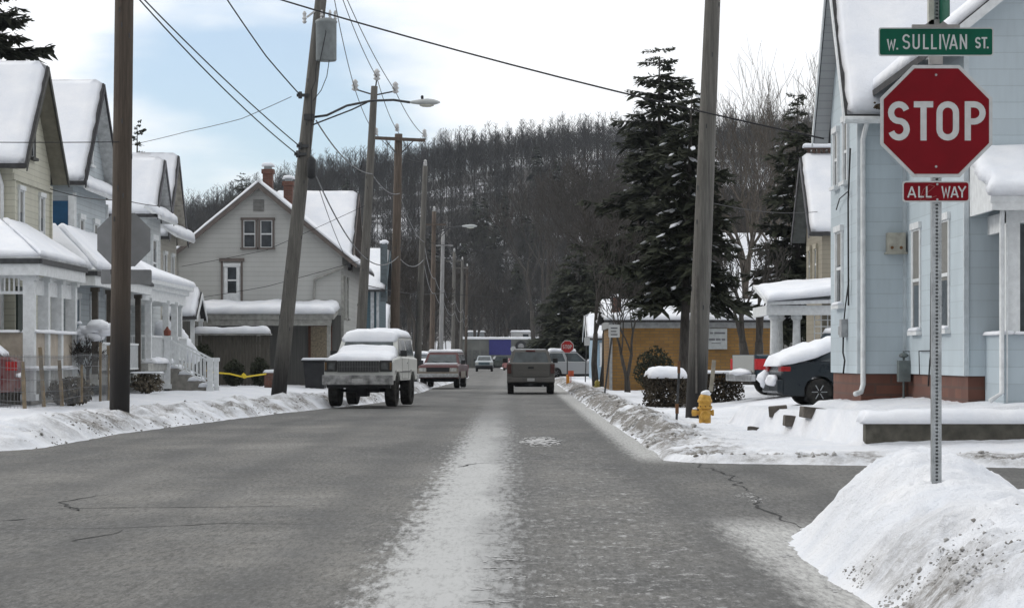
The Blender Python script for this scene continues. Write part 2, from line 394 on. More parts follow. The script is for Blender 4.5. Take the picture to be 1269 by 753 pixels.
def axis_pts(segs):
    out = [segs[0][0]]
    for a, b, s0, s1 in segs:
        t = a; s = s0
        while t < b-1e-6:
            k = (t-a)/(b-a); s = s0*(s1/s0)**k; t = min(b, t+s); out.append(t)
    return np.array(out)
gx = axis_pts([(-900, -60, 40, 4), (-60, -16, 4, .5), (-16, -9, .4, .14), (-9, -4, .11, .11), (-4, 2.0, .25, .25), (2.0, 4.6, .04, .045), (4.6, 9, .09, .2), (9, 60, .3, 4), (60, 900, 4, 40)])
gy = axis_pts([(-40, 8, 2, .3), (8, 24, .05, .055), (24, 60, .11, .14), (60, 150, .2, .8), (150, 400, 1, 5), (400, 1100, 8, 20), (1100, 3200, 40, 200)])
def grid_obj(name, gx, gy, Z, mat, attr=None):
    X_, Y_ = np.meshgrid(gx, gy); n, m_ = len(gx), len(gy)
    co = np.stack([X_.ravel(), Y_.ravel(), Z.ravel()], 1).astype(np.float32)
    idx = np.arange(n*m_).reshape(m_, n)
    q = np.stack([idx[:-1, :-1].ravel(), idx[:-1, 1:].ravel(), idx[1:, 1:].ravel(), idx[1:, :-1].ravel()], 1)
    me = bpy.data.meshes.new(name); me.vertices.add(len(co)); me.vertices.foreach_set('co', co.ravel())
    me.loops.add(q.size); me.loops.foreach_set('vertex_index', q.ravel().astype(np.int32))
    me.polygons.add(len(q)); me.polygons.foreach_set('loop_start', (np.arange(len(q))*4).astype(np.int32))
    me.update(calc_edges=True); me.materials.append(mat)
    me.polygons.foreach_set('use_smooth', [True]*len(q))
    if attr is not None:
        a = me.attributes.new('dirt', 'FLOAT', 'POINT'); a.data.foreach_set('value', attr.ravel().astype(np.float32))
    o = bpy.data.objects.new(name, me); col.objects.link(o); return o
GX, GY = np.meshgrid(gx, gy)
GH, GD = snow_field(GX, GY)
tag(grid_obj('snowy_ground', gx, gy, GH, SNOWG, GD), kind='structure')

# asphalt: salt-bleached centre streak, worn wheel tracks, frosted gutters
def asphalt():
    m, t, b = new_mat('salted_asphalt')
    g = t.nodes.new('ShaderNodeNewGeometry'); s = t.nodes.new('ShaderNodeSeparateXYZ'); t.links.new(g.outputs['Position'], s.inputs[0])
    x, y = s.outputs[0], s.outputs[1]
    v = coords(t); fine = noise(t, v, 55, 3, .8); mid = noise(t, v, 1.1, 6, .6)
    st = noise(t, coords(t, (1, .22, 1)), 1.4, 6, .7); st2 = noise(t, coords(t, (6, .9, 1)), 2.2, 5, .75)
    c = mixc(t, mrange(t, mid, .35, .65), (.150, .146, .136), (.252, .244, .226))
    bigp = noise(t, coords(t, (1, .5, 1)), .35, 5, .6); c = mixc(t, mrange(t, bigp, .45, .62, 0, .6), c, (.075, .077, .078)); c = mixc(t, mrange(t, bigp, .36, .46, .45, 0), c, (.33, .32, .30)); bq = noise(t, coords(t, (1, .3, 1), (9, 3, 0)), .16, 4, .6); c = mixc(t, mrange(t, bq, .42, .6, 0, .5), c, (.09, .09, .09))
    c = mixc(t, mrange(t, st, .45, .75, 0, .5), c, (.22, .22, .215))
    sp1 = noise(t, coords(t, (24, 3.4, 1)), 1.0, 6, .8); sp2 = noise(t, coords(t, (7, 1.1, 1)), 1.0, 6, .75)
    c = mixc(t, mrange(t, sp1, .40, .52, .55, 0), c, (.04, .04, .04)); c = mixc(t, mrange(t, sp1, .54, .66, 0, .45), c, (.32, .32, .315))
    c = mixc(t, mrange(t, sp2, .55, .72, 0, .35), c, (.30, .30, .295)); c = mixc(t, mrange(t, sp2, .30, .45, .45, 0), c, (.06, .06, .06))
    c = mixc(t, mrange(t, fine, .4, .6, 0, .6), c, (.055, .055, .055))
    c = mixc(t, mrange(t, noise(t, coords(t, (1, .5, 1)), 16, 5, .85), .52, .66, 0, .5), c, (.30, .30, .30))
    grain = noise(t, coords(t, (1, .35, 1)), 38, 3, .9)
    # streak centre wanders with distance
    cx = val(t, 'SUBTRACT', x, val(t, 'ADD', val(t, 'MULTIPLY', mid, .30), -.60))
    w = val(t, 'SUBTRACT', 1.0, val(t, 'ABSOLUTE', val(t, 'DIVIDE', cx, mrange(t, y, 14, 60, .58, .58))))
    f = mrange(t, val(t, 'ADD', w, val(t, 'MULTIPLY', val(t, 'ADD', st2, -.5), 2.6)), .0, .5)
    f = val(t, 'MULTIPLY', f, mrange(t, y, 36, 70, .92, .15))
    c = mixc(t, val(t, 'MULTIPLY', f, mrange(t, val(t, 'ADD', sp1, val(t, 'MULTIPLY', sp2, .5)), .56, .76, .55, 1)), c, (.46, .465, .465))
    # pale salt flecks in the right lane
    fl = mrange(t, noise(t, coords(t, (2.2, 1, 1)), 3.2, 7, .85), .54, .62)
    rl = val(t, 'MULTIPLY', mrange(t, x, -.2, .3), mrange(t, x, 1.2, 2.0, 1, .2))
    c = mixc(t, val(t, 'MULTIPLY', val(t, 'MULTIPLY', fl, rl), mrange(t, y, 15, 50, .75, .3)), c, (.5, .5, .5))
    # two polished wheel tracks and a lighter crown between them in each lane
    wv = val(t, 'ADD', x, val(t, 'MULTIPLY', val(t, 'ADD', bigp, -.5), 1.2)); tr1 = val(t, 'COSINE', val(t, 'MULTIPLY', wv, 3.7))
    c = mixc(t, mrange(t, tr1, .2, 1, 0, .35), c, (.075, .076, .077))
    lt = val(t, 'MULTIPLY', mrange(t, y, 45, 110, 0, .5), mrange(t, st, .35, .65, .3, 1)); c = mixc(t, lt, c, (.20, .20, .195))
    # frosted gutter at the right kerb
    ed = mrange(t, val(t, 'ADD', x, val(t, 'MULTIPLY', val(t, 'ADD', st2, -.5), .7)), 1.72, 1.98)
    ed = val(t, 'MULTIPLY', ed, mrange(t, x, 2.35, 2.9, 1, 0)); ed = val(t, 'MULTIPLY', ed, val(t, 'MAXIMUM', mrange(t, y, 21, 23, 1, 0), mrange(t, y, 34, 37, 0, 1)))
    c = mixc(t, val(t, 'MULTIPLY', ed, mrange(t, sp1, .35, .6, .3, .95)), c, (.50, .50, .49))
    t.links.new(c, b.inputs['Base Color']); t.links.new(mrange(t, mid, .3, .7, .7, .9), b.inputs['Roughness']); b.inputs['Specular IOR Level'].default_value = .12
    bump(t, val(t, 'ADD', fine, grain), .5, .008, b)
    return m
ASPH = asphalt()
mb = MB()
ys = list(np.arange(-30, 24, 6))+[24]+list(np.arange(38, 100, 6))+list(np.arange(100, 420, 15))
mb.quad((-90, 24, 0), (90, 24, 0), (90, 38, 0), (-90, 38, 0))
def strip(y0, y1): mb.quad((float(XL(y0))-1.6, y0, 0), (float(XR(y0))+1.2, y0, 0), (float(XR(y1))+1.2, y1, 0), (float(XL(y1))-1.6, y1, 0))
a_ = [q for q in ys if q <= 24]; b_ = [q for q in ys if q >= 38]
for q in (a_, b_):
    for i in range(len(q)-1): strip(q[i], q[i+1])
tag(mb.build('road', ASPH), kind='structure')

# cracks: narrow open seams in the asphalt, laid out where the photograph shows them
def seam(pts, w):
    """pts are (px,py) on the road surface"""
    out = []
    P = [Vector(((px-CX)*EYE/(py-HY), EYE*F/(py-HY), 0)) for px, py in pts]
    fine = []
    for i in range(len(P)-1):
        n = max(2, int((P[i+1]-P[i]).length/.12))
        for k in range(n): fine.append(P[i].lerp(P[i+1], k/n))
    fine.append(P[-1])
    for i, p in enumerate(fine):
        d = (fine[min(i+1, len(fine)-1)]-fine[max(i-1, 0)]).normalized(); s = Vector((-d.y, d.x, 0))
        p = p+s*mnoise.noise(p*2.1)*.12
        ww = w*(.35+.9*abs(mnoise.noise(p*3.7+Vector((9, 0, 0)))))*math.sin(PI*min(1, max(.08, i/len(fine))))
        out.append((p+s*ww, p-s*ww))
    o = len(ck.v)
    for a, b in out: ck.v += [(a.x, a.y, .004), (b.x, b.y, .004)]
    for i in range(len(out)-1): ck.f.append((o+2*i, o+2*i+1, o+2*i+3, o+2*i+2))
ck = MB()
for pts, w in (([(0, 631), (110, 629), (270, 628), (420, 626)], .035), ([(0, 655), (130, 655), (280, 648), (400, 650)], .03),
               ([(75, 625), (100, 633), (75, 622), (100, 617), (155, 610)], .03), ([(0, 645), (28, 643)], .05), ([(150, 657), (90, 670), (110, 673)], .02),
               ([(570, 578), (590, 574), (640, 573), (665, 574)], .03), ([(560, 579), (585, 575)], .02),
               ([(855, 571), (880, 582), (905, 588), (915, 600), (935, 612)], .035), ([(825, 585), (905, 586)], .02),
               ([(640, 560), (700, 568)], .015), ([(1000, 655), (940, 630), (935, 612)], .03), ([(160, 520), (420, 523)], .0)):
    if w: seam(pts, w)
tag(ck.build('road_cracks', M('open_crack', (.03, .03, .03), .9)), kind='structure')

# frozen clods thrown up along the plough banks
cl = MB(); r2 = random.Random(4); proto = []
for i in range(6):
    m_ = MB().blob((0, 0, 0), 1, i*7, .5, 1); proto.append(m_)
def clod(x, y, s, th=-.05):
    if mnoise.noise(Vector((x*1.3, y*(.5 if y > 30 else 1.3), 3))) < th: return
    z = gz(x, y); p = r2.choice(proto); a = r2.random()*6.28; ca, sa = math.cos(a), math.sin(a); o = len(cl.v); fz = r2.uniform(.5, .9)
    for v in p.v: cl.v.append((x+(v[0]*ca-v[1]*sa)*s, y+(v[0]*sa+v[1]*ca)*s, z+v[2]*s*fz))
    cl.f += [tuple(i+o for i in f) for f in p.f]
for i in range(1500):
    y = r2.uniform(12.5, 16.8); clod(2.2+abs(r2.gauss(.12, .26)), y, r2.uniform(.003, .012)*(1 if r2.random() < .95 else 2.4), .12)
for i in range(1500):
    y = 40+60*r2.random()**1.3; clod(float(XR(y))+abs(r2.gauss(.35, .35)), y, r2.uniform(.012, .05))
for i in range(1200):
    y = 40+60*r2.random()**1.2; clod(float(XL(y))-abs(r2.gauss(.35, .42)), y, r2.uniform(.008, .032), .08)
for i in range(150):
    x = r2.uniform(2.6, 7.5); clod(x, 34.9-.35*(x-2.2)+abs(r2.gauss(.1, .3)), r2.uniform(.01, .04))
mcl, t, b = new_mat('dirty_ice'); n_ = noise(t, coords(t), 1.7, 5, .7)
t.links.new(mixc(t, mrange(t, n_, .38, .68), (.12, .11, .095), (.55, .55, .55)), b.inputs['Base Color']); b.inputs['Roughness'].default_value = .8
tag(cl.build('snow_clods', mcl, smooth=True), 'dirty frozen clods of ploughed snow scattered along the kerb banks', 'snow clods', kind='stuff')

# ---------------------------------------------------------------- houses
def fbox(mb, f, u0, u1, n0, n1, z0, z1):
    """box in a wall's own frame: u along the wall, n out of it; f = (axis, wall position, sign)"""
    ax, w, s = f; a, b = w+s*n0, w+s*n1
    if ax == 'x': mb.box(a, b, u0, u1, z0, z1)
    else: mb.box(u0, u1, a, b, z0, z1)
def window(root, f, u, z0, z1, w, casing=WHITE, cw=.09, curtain=.45, glass=None, sill=True, mid=True, label=None, name='window', snow=False, out=.05):
    m = MB(); h = w/2
    fbox(m, f, u-h-cw, u-h, -.02, out, z0, z1); fbox(m, f, u+h, u+h+cw, -.02, out, z0, z1)
    fbox(m, f, u-h-cw-.03, u+h+cw+.03, -.02, out+.03, z1, z1+cw*1.3)
    if sill: fbox(m, f, u-h-cw-.04, u+h+cw+.04, -.02, out+.07, z0-.07, z0)
    o = m.build(name, casing, root)
    if label: o['label'] = label
    s = MB(); t = .035
    fbox(s, f, u-h, u-h+t, .0, .022, z0, z1); fbox(s, f, u+h-t, u+h, .0, .022, z0, z1)
    fbox(s, f, u-h+t, u+h-t, .0, .022, z0, z0+t); fbox(s, f, u-h+t, u+h-t, .0, .022, z1-t, z1)
    if mid: fbox(s, f, u-h+t, u+h-t, .0, .03, (z0+z1)/2-.03, (z0+z1)/2+.03)
    s.build('sash', WHITE, o)
    p = MB(); fbox(p, f, u-h+t, u+h-t, .002, .010, z0+t, z1-t); p.build('pane', glass or GLASS, o)
    if curtain:
        c = MB(); fbox(c, f, u-h+t, u+h-t, .011, .014, z1-(z1-z0)*curtain, z1-t); c.build('curtain', CURTAIN, o)
    if snow:
        c = MB(); 
        if f[0] == 'x': a, b = f[1]+f[2]*.0, f[1]+f[2]*(out+.08); c.snow((min(a, b), u-h-.1, z0), (max(a, b), u-h-.1, z0), (max(a, b), u+h+.1, z0), (min(a, b), u+h+.1, z0), .07, .03, 3)
        c.build('snow', SNOW, o, smooth=True)
    return o
def chevron(pts, th):
    """roof section: outer line down one side and up the other, with thickness below"""
    (a, za), (r, zr), (b, zb) = pts
    return [(a, za), (r, zr), (b, zb), (b, zb-th), (r, zr-th*1.25), (a, za-th)]
def gable(root, axis, front, back, e0, e1, he, hp, w0, w1, zb, wmat, ovf=.4, th=.12, sth=.12, soffit=None, rake=None, seed=1, res=.3, ridge=None, backsnow=True, wy=None):
    """a gabled block. axis = 'x': ridge along x, gable wall at x=front facing the road; 'y': ridge along y, gable wall at y=front.
    e0,e1 outer eaves; w0,w1 wall faces; he eave height, hp ridge height"""
    c = ridge if ridge is not None else (e0+e1)/2; k = (hp-he)/(c-e0); k2 = (hp-he)/(e1-c)
    sg = 1 if back > front else -1; xo = front-sg*ovf
    wall = MB().prism([(w0, zb), (w1, zb), (w1, he+(e1-w1)*k2-th*1.35), (c, hp-th*1.6), (w0, he+(w0-e0)*k-th*1.35)], front, back, axis)
    wo = wall.build('wall', wmat, root)
    ro = MB().prism(chevron([(e0, he), (c, hp), (e1, he)], th), xo, back, axis).build('roof', SHINGLE, root)
    if soffit:
        q = chevron([(e0+.02, he-th-.002+.02*k), (c, hp-th*1.25-.004), (e1-.02, he-th-.002+.02*k2)], .035)
        MB().prism(q, xo+sg*.02, front-sg*.002 if ovf > .1 else back, axis).build('soffit', soffit, ro)
    if rake:
        q = chevron([(e0-.01, he-.03), (c, hp-.03), (e1+.01, he-.03)], .17); MB().prism(q, xo-sg*.035, xo-sg*.003, axis).build('rake_board', rake, ro)
    for i, (a, za) in enumerate(((e0, he), (e1, he))):
        xs, ys_ = xo+sg*.05, back
        if axis == 'x': P = [(ys_, a, za), (xs, a, za), (xs, c, hp), (ys_, c, hp)]
        else: P = [(a, ys_, za), (a, xs, za), (c, xs, hp), (c, ys_, hp)]
        MB().snow(*P, th=sth, res=res, seed=seed+i, ridge=True, edge=.45, wav=.2).build('snow_cover', SNOW, ro, smooth=True)
    return wo, ro
def balusters(m, p, q, z0, z1, step=.13, w=.035):
    p, q = Vector(p), Vector(q); n = max(1, int((q-p).length/step))
    for i in range(n+1):
        c = p.lerp(q, i/n); m.box(c.x-w/2, c.x+w/2, c.y-w/2, c.y+w/2, c.z+z0, c.z+z1)
def railing(root, p, q, h=.85, name='railing', mat=WHITE, snow=False):
    m = MB(); p, q = Vector(p), Vector(q); up = Vector((0, 0, 1))
    m.bar(p+up*h, q+up*h, .07, .06); m.bar(p+up*.12, q+up*.12, .05, .05); balusters(m, p, q, .12, h)
    return m.build(name, mat, root)

# --- the pale blue corner house on the right
BLUE = siding('pale_blue_wall_sheets', (.50, .575, .62), .27, .16, .35, True)
FOUND = bricks('red_brown_foundation', (.16, .065, .042), (.11, .045, .032), (.10, .055, .042), 1, .2)
PALETRIM = M('pale_blue_trim', (.50, .55, .58), .5, .12)
bh = thing('blue_house', (10.5, 44, .7), 'large pale blue corner house with reddish foundation behind the near STOP sign', 'house')
gable(bh, 'x', 6.53, 15.0, 45.2, 50.0, 6.04, 9.25, 45.6, 49.6, 1.2, BLUE, ovf=.31, soffit=siding('soffit_boards', (.36, .37, .38), .14, .1), rake=WHITE, seed=3, res=.2, sth=.17)
gable(bh, 'y', 39.6, 47.2, 6.75, 14.45, 6.5, 9.66, 7.42, 13.8, 1.2, BLUE, ovf=.5, soffit=WHITE, rake=WHITE, seed=9, res=.2, sth=.17)
MB().box(6.58, 15, 45.65, 49.55, .2, 1.2).box(7.47, 13.75, 39.65, 45.6, .2, 1.2).build('foundation', FOUND, bh)
for q in ((6.50, 6.60, 45.57, 45.67, 1.2, 5.95), (7.39, 7.47, 39.57, 39.65, 1.2, 6.9), (7.36, 7.42, 45.52, 45.6, 1.2, 6.0)): MB().box(*q).build('corner_board', PALETRIM, bh)
m = MB(); m.tube([(6.2, 45.13, 5.93), (10, 45.13, 5.93)], .07, 8); gt = m.build('gutter', WHITE, bh)
m = MB(); m.tube([(6.62, 45.13, 5.88), (6.60, 45.50, 5.6), (6.60, 45.50, 1.0), (6.55, 45.42, .86), (6.42, 45.3, .82)], .05, 8)
m.build('downspout', WHITE, bh, smooth=True)
fL = ('x', 6.53, -1); fW = ('x', 7.42, -1)
window(bh, fL, 48.15, 2.54, 4.0, .8, snow=True); window(bh, fL, 48.6, 4.93, 6.0, .5); window(bh, fL, 47.2, 4.93, 6.1, .5)
window(bh, fW, 44.35, 1.98, 3.85, .75, snow=True, curtain=.55, out=.03); window(bh, fW, 41.45, 1.98, 3.85, .75, snow=True, curtain=.55, out=.03)
m = MB(); m.box(7.04, 7.38, 45.35, 45.6, 3.46, 3.84); m.box(7.01, 7.41, 45.33, 45.6, 3.44, 3.48); vb = m.build('wall_vent', M('beige_metal', (.36, .35, .30), .6), bh, bevel=.01)
m = MB(); m.lathe([(.03, -.02), (.03, .02)], (7.12, 45.345, 3.56), 8, 'y'); m.lathe([(.03, -.02), (.03, .02)], (7.29, 45.345, 3.56), 8, 'y'); m.build('knob', M('rust', (.16, .08, .04), .9), vb)
m = MB(); m.box(7.20, 7.42, 45.05, 45.3, 1.05, 1.45); m.tube([(7.31, 45.18, .6), (7.31, 45.18, 1.05)], .025); m.tube([(7.31, 45.18, 1.45), (7.31, 45.18, 1.62), (7.44, 45.2, 1.62), (7.44, 45.3, 1.2)], .025)
m.lathe([(.04, 0), (.09, .02), (.09, .06), (.04, .09)], (7.31, 45.18, 1.50), 10); m.build('gas_meter', M('meter_grey', (.12, .14, .14), .5), bh, bevel=.012)
for q in ((6.40, 6.53, 47.05, 47.35, 1.9, 2.25), (6.45, 6.53, 47.75, 47.9, 1.95, 2.12)): MB().box(*q).build('electric_box', M('box_grey', (.3, .31, .32), .5), bh, bevel=.01)
m = MB(); m.tube([(6.46, 47.2, 1.9), (6.46, 47.25, 1.6), (6.46, 47.0, 1.45), (6.46, 47.2, 1.2)], .018); m.tube([(6.47, 46.55, 2.5), (6.47, 46.6, 4.5), (6.47, 46.3, 5.5)], .018); m.tube([(6.47, 47.2, 2.2), (6.46, 46.9, 2.5), (6.47, 46.5, 3.0)], .014)
m.tube([(6.47, 48.3, 4.45), (6.44, 47.6, 4.62), (6.47, 46.55, 4.7)], .012)
m.build('service_cable', WIRE, bh)
m = MB(); m.tube([(7.39, 42.6, 1.9), (7.37, 42.65, 1.35), (7.39, 42.7, 3.0)], .012); m.tube([(7.39, 43.9, 1.2), (7.38, 43.9, 1.62), (7.38, 42.6, 1.62)], .010); m.tube([(7.38, 42.62, 1.62), (7.38, 42.75, 1.45), (7.38, 42.9, 1.0)], .015); m.build('cable', WIRE, bh)
# enclosed side porch
PB = siding('porch_blue_sheets', (.43, .50, .545), .27, .12, .35, True)
m = MB(); m.box(7.74, 7.80, 38.16, 39.6, .3, 1.86); m.box(7.74, 12.4, 38.1, 38.16, .3, 1.86); pw = m.build('porch_wall', PB, bh)
MB().snow((7.68, 38.05, 1.86), (7.92, 38.05, 1.86), (7.92, 39.6, 1.86), (7.68, 39.6, 1.86), .06, .06, 4).snow((7.9, 38.0, 1.862), (12.4, 38.0, 1.862), (12.4, 38.25, 1.862), (7.9, 38.25, 1.862), .05, .06, 5).build('snow', SNOW, pw, smooth=True)
m = MB(); m.box(7.78, 8.00, 38.12, 38.24, 1.86, 3.8); m.box(8.18, 8.26, 38.12, 38.22, 1.86, 3.8); m.box(9.6, 9.75, 38.12, 38.22, 1.86, 3.8); m.box(7.78, 7.86, 38.24, 39.6, 3.5, 3.8); m.box(7.78, 12.4, 38.1, 38.24, 3.62, 3.82); m.build('porch_post', WHITE, bh)
MB().box(8.0, 12.4, 38.2, 38.23, 1.9, 3.6).build('porch_screen', M('screen_mesh', (.05, .06, .065), .4, .3), bh)
m = MB(); m.slab((7.46, 37.7, 4.02), (12.6, 37.7, 4.02), (12.6, 39.6, 4.82), (7.46, 39.6, 4.82), .12); m.box(7.5, 12.6, 37.75, 37.8, 3.8, 3.95); m.prism([(37.72, 3.8), (39.59, 3.8), (39.59, 4.68), (37.72, 3.9)], 7.48, 7.53, 'x')
pr = m.build('porch_roof', WHITE, bh)
MB().snow((7.42, 37.66, 4.02), (12.6, 37.66, 4.02), (12.6, 39.6, 4.82), (7.42, 39.6, 4.82), .20, .1, 6).build('snow_cover', SNOW, pr, smooth=True)
m = MB(); m.tube([(7.66, 37.8, 3.9), (7.70, 38.05, 3.6), (7.70, 38.05, .95), (7.5, 38.0, .82)], .04, 8); m.tube([(7.78, 38.03, 3.6), (7.78, 38.03, .8)], .015, 6); m.build('downspout', WHITE, bh, smooth=True)
m = MB()
for i in range(26): m.blob((6.85+r2.uniform(-.15, .2), 45.0+r2.uniform(-.1, .1), 6.12+r2.uniform(0, .12)), r2.uniform(.02, .05), i, .4, 1)
m.build('leaf_litter', M('dead_leaves', (.05, .035, .02), .9), gt)

# --- low walls in front of the garden
lw = MB().box(5.40, 13.0, 37.0, 37.28, .05, .50).build('concrete_kerb_wall', CONC, bevel=.03)
tag(lw, 'long low stained concrete wall capped with snow beside the side street', 'wall')
MB().snow((5.28, 36.90, .49), (13, 36.90, .49), (13, 37.6, .52), (5.28, 37.6, .52), .20, .07, 8, .3).build('snow_cap', SNOW, lw, smooth=True)
for i, (px, py, yy, wd) in enumerate(((937, 513, 45.0, .24), (962, 518, 44.2, .20), (984, 523, 42.4, .25), (1008, 520, 41.2, .28))):
    c = W(px, py, yy); c.z = gz(c.x, c.y-.05)-.015; mt = Matrix.Translation(c) @ Matrix.Rotation(R((6, -5, 4, 6)[i]), 4, 'Y') @ Matrix.Rotation(R(-10+4*i), 4, 'Z')
    st = MB().box(-wd/2-.04, wd/2+.10, -.10, .4, -.12, .07, mt).build('garden_stone', M('dark_kerb_stone', (.085, .075, .065), .9, .4, 7), bevel=.02)
    tag(st, ['farthest dark kerb stone poking out of the snow left of the garden terrace', 'second kerb stone from the driveway, partly buried in snow', 'squarish kerb stone third from the driveway under the snow edge', 'largest kerb stone nearest the long concrete wall'][i], 'stone', 'stones edging the snowy garden')
# --- left: three gabled houses facing the road
CREAM = siding('cream_clapboard', (.52, .51, .42), .16, .22, .55)
PALEB = siding('pale_blue_clapboard', (.47, .52, .55), .16, .2, .6)
PALEW = siding('white_clapboard', (.52, .55, .56), .16, .2, .4)
BEIGE = siding('beige_clapboard', (.42, .40, .35), .14, .2, .4)
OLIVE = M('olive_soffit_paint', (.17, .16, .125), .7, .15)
fR1 = ('x', -12.5, 1)
h1 = thing('cream_house', (-18, 63, .5), 'cream clapboard house nearest on the left with dark raked gable and white front porch', 'house')
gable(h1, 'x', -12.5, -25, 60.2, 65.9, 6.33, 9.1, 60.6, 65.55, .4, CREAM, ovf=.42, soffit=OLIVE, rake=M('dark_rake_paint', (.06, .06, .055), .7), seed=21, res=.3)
window(h1, fR1, 61.55, 3.9, 5.75, .5, WHITE, curtain=.3); window(h1, fR1, 64.25, 3.9, 5.75, .5, WHITE, curtain=.3); window(h1, fR1, 63.0, 6.7, 7.6, .45, M('dark_casing', (.05, .05, .05), .7), curtain=0, mid=False)
for q in ((-12.52, -12.44, 60.58, 60.70, .6, 5.94), (-12.52, -12.44, 65.45, 65.57, .6, 5.94), (-12.5, -12.44, 60.5, 65.6, 5.95, 6.12)): MB().box(*q).build('corner_board', CREAM, h1)
MB().tube([(-12.85, 60.45, 6.2), (-12.75, 60.52, 5.8), (-12.75, 60.52, .7)], .05, 8).build('downspout', WHITE, h1)
MB().box(-25, -12.8, 60.08, 60.18, 6.2, 6.32).build('gutter', DARK, h1)
def porch_roof(root, xe, xw, y0, y1, he, hw, seed, y0w=None, sth=.12, mat=None, th=.16):
    """lean-to roof hung on the road side of a house: xe outer eave, xw at the wall; its near end is hipped"""
    y0w = y0w if y0w is not None else y0; m = MB()
    m.slab((xw, y0w, hw), (xe, y0, he), (xe, y1, he), (xw, y1, hw), th)
    if y0w > y0: m.slab((xw-6, y0, he), (xe, y0, he), (xw, y0w, hw), (xw-6, y0w, hw), th)
    m.box(xe-.12, xe-.02, y0+.02, y1-.02, he-.42, he-.13)
    m.box(xw-(6 if y0w > y0 else 0), xe-.12, y0+.02, y0+.12, he-.42, he-.13)
    o = m.build('porch_roof', mat or WHITE, root)
    s = MB(); s.snow((xw, y0w, hw), (xe, y0, he), (xe, y1, he), (xw, y1, hw), sth, .18, seed)
    if y0w > y0: s.snow((xw-6, y0, he), (xe, y0, he), (xw, y0w, hw), (xw-6, y0w, hw), sth, .18, seed+1)
    s.build('snow_cover', SNOW, o, smooth=True); e = MB()
    e.box(xe-.03, xe+.04, y0-.02, y1, he-.16, he-.04); e.box(xw-(6 if y0w > y0 else 0), xe-.03, y0-.05, y0+.02, he-.16, he-.04); e.build('gutter', DMETAL, o)
    return o
porch_roof(h1, -10.9, -12.5, 56.0, 62.0, 3.83, 4.85, 31, 59.2)
def post(root, x, y, z0, z1, w=.18, mat=WHITE, name='post'):
    m = MB().box(x-w/2, x+w/2, y-w/2, y+w/2, z0, z1).box(x-w*.7, x+w*.7, y-w*.7, y+w*.7, z1-.12, z1-.002).box(x-w*.7, x+w*.7, y-w*.7, y+w*.7, z0, z0+.15); return m.build(name, mat, root)
for yy in (56.45, 58.2, 59.9, 61.8): post(h1, -11.25, yy, .5, 3.42, .26)
for xx in (-13.2, -15.4): post(h1, xx, 56.45, .5, 3.42, .18)
m = MB(); m.box(-18, -11.4, 56.42, 56.5, 1.25, 2.08); m.box(-11.29, -11.21, 56.6, 61.7, 1.25, 2.08); pw = m.build('porch_half_wall', M('tan_panel', (.40, .35, .29), .7, .15), h1)
MB().snow((-11.45, 56.4, 2.08), (-11.05, 56.4, 2.08), (-11.05, 61.8, 2.08), (-11.45, 61.8, 2.08), .08, .06, 3).snow((-18, 56.3, 2.08), (-11.45, 56.3, 2.08), (-11.45, 56.6, 2.08), (-18, 56.6, 2.08), .07, .06, 4).build('snow', SNOW, pw, smooth=True)
m = MB(); m.box(-18, -11.2, 56.40, 61.9, .95, 1.22); m.build('porch_floor', M('porch_floor_paint', (.34, .34, .32), .7), h1)
MB().snow((-11.6, 56.2, 1.2), (-11.05, 56.2, 1.2), (-11.05, 61.9, 1.2), (-11.6, 61.9, 1.2), .1, .08, 5).build('snow_ledge', SNOW, h1, smooth=True)
m = MB(); m.box(-18, -11.25, 56.5, 56.55, .4, .95); m.box(-11.3, -11.25, 56.5, 61.9, .4, .95); m.build('porch_skirt', M('grey_lattice', (.20, .19, .17), .8, .4, 12), h1)
m = MB(); m.box(-18, -11.4, 56.42, 56.48, 3.35, 3.42); m.box(-18, -11.4, 56.42, 56.48, 2.98, 3.05)
for i in range(60): m.box(-17.9+i*.11, -17.9+i*.11+.04, 56.43, 56.47, 3.05, 3.35)
m.box(-11.28, -11.22, 56.6, 61.8, 3.35, 3.42); m.box(-11.28, -11.22, 56.6, 61.8, 2.98, 3.34); m.build('frieze', WHITE, h1)
f1 = ('y', 60.6, -1)
window(h1, f1, -13.9, 1.9, 3.3, .8, WHITE); window(h1, f1, -15.6, 1.9, 3.3, .8, WHITE)
d_ = MB(); fbox(d_, fR1, 61.0, 61.9, 0, .05, 1.25, 3.3); d_.build('door', M('dark_green_door', (.05, .07, .06), .5), h1)

h2 = thing('blue_grey_house', (-18, 72, .5), 'blue-grey clapboard house with a dark blue wall panel, behind the front utility pole', 'house')
gable(h2, 'x', -12.5, -25, 68.5, 74.9, 6.5, 9.62, 68.9, 74.5, .4, PALEB, ovf=.42, soffit=M('white_soffit', (.48, .49, .49), .6), rake=M('black_rake_paint', (.03, .03, .035), .7), seed=41, res=.3)
m = MB(); m.slab((-12.5, 68.6, 6.75), (-12.0, 68.6, 6.32), (-12.0, 74.8, 6.32), (-12.5, 74.8, 6.75), .1); pe = m.build('pent_roof', WHITE, h2)
MB().snow((-12.5, 68.6, 6.75), (-12.0, 68.6, 6.32), (-12.0, 74.8, 6.32), (-12.5, 74.8, 6.75), .16, .12, 5).build('snow_cover', SNOW, pe, smooth=True)
window(h2, fR1, 70.2, 3.7, 5.5, .6, WHITE, .12); window(h2, fR1, 72.6, 3.7, 5.5, .6, WHITE, .12); window(h2, fR1, 71.7, 7.2, 8.1, .5, WHITE, .1, 0)
for q in ((-12.5, -12.42, 68.88, 69.05, .5, 6.2), (-12.5, -12.42, 74.4, 74.52, .5, 6.2)): MB().box(*q).build('corner_board', WHITE, h2)
MB().box(-13.20, -12.60, 68.70, 68.86, 4.0, 5.95).build('blue_panel', M('dark_blue_tarp', (.012, .065, .14), .6, .2, 5), h2)
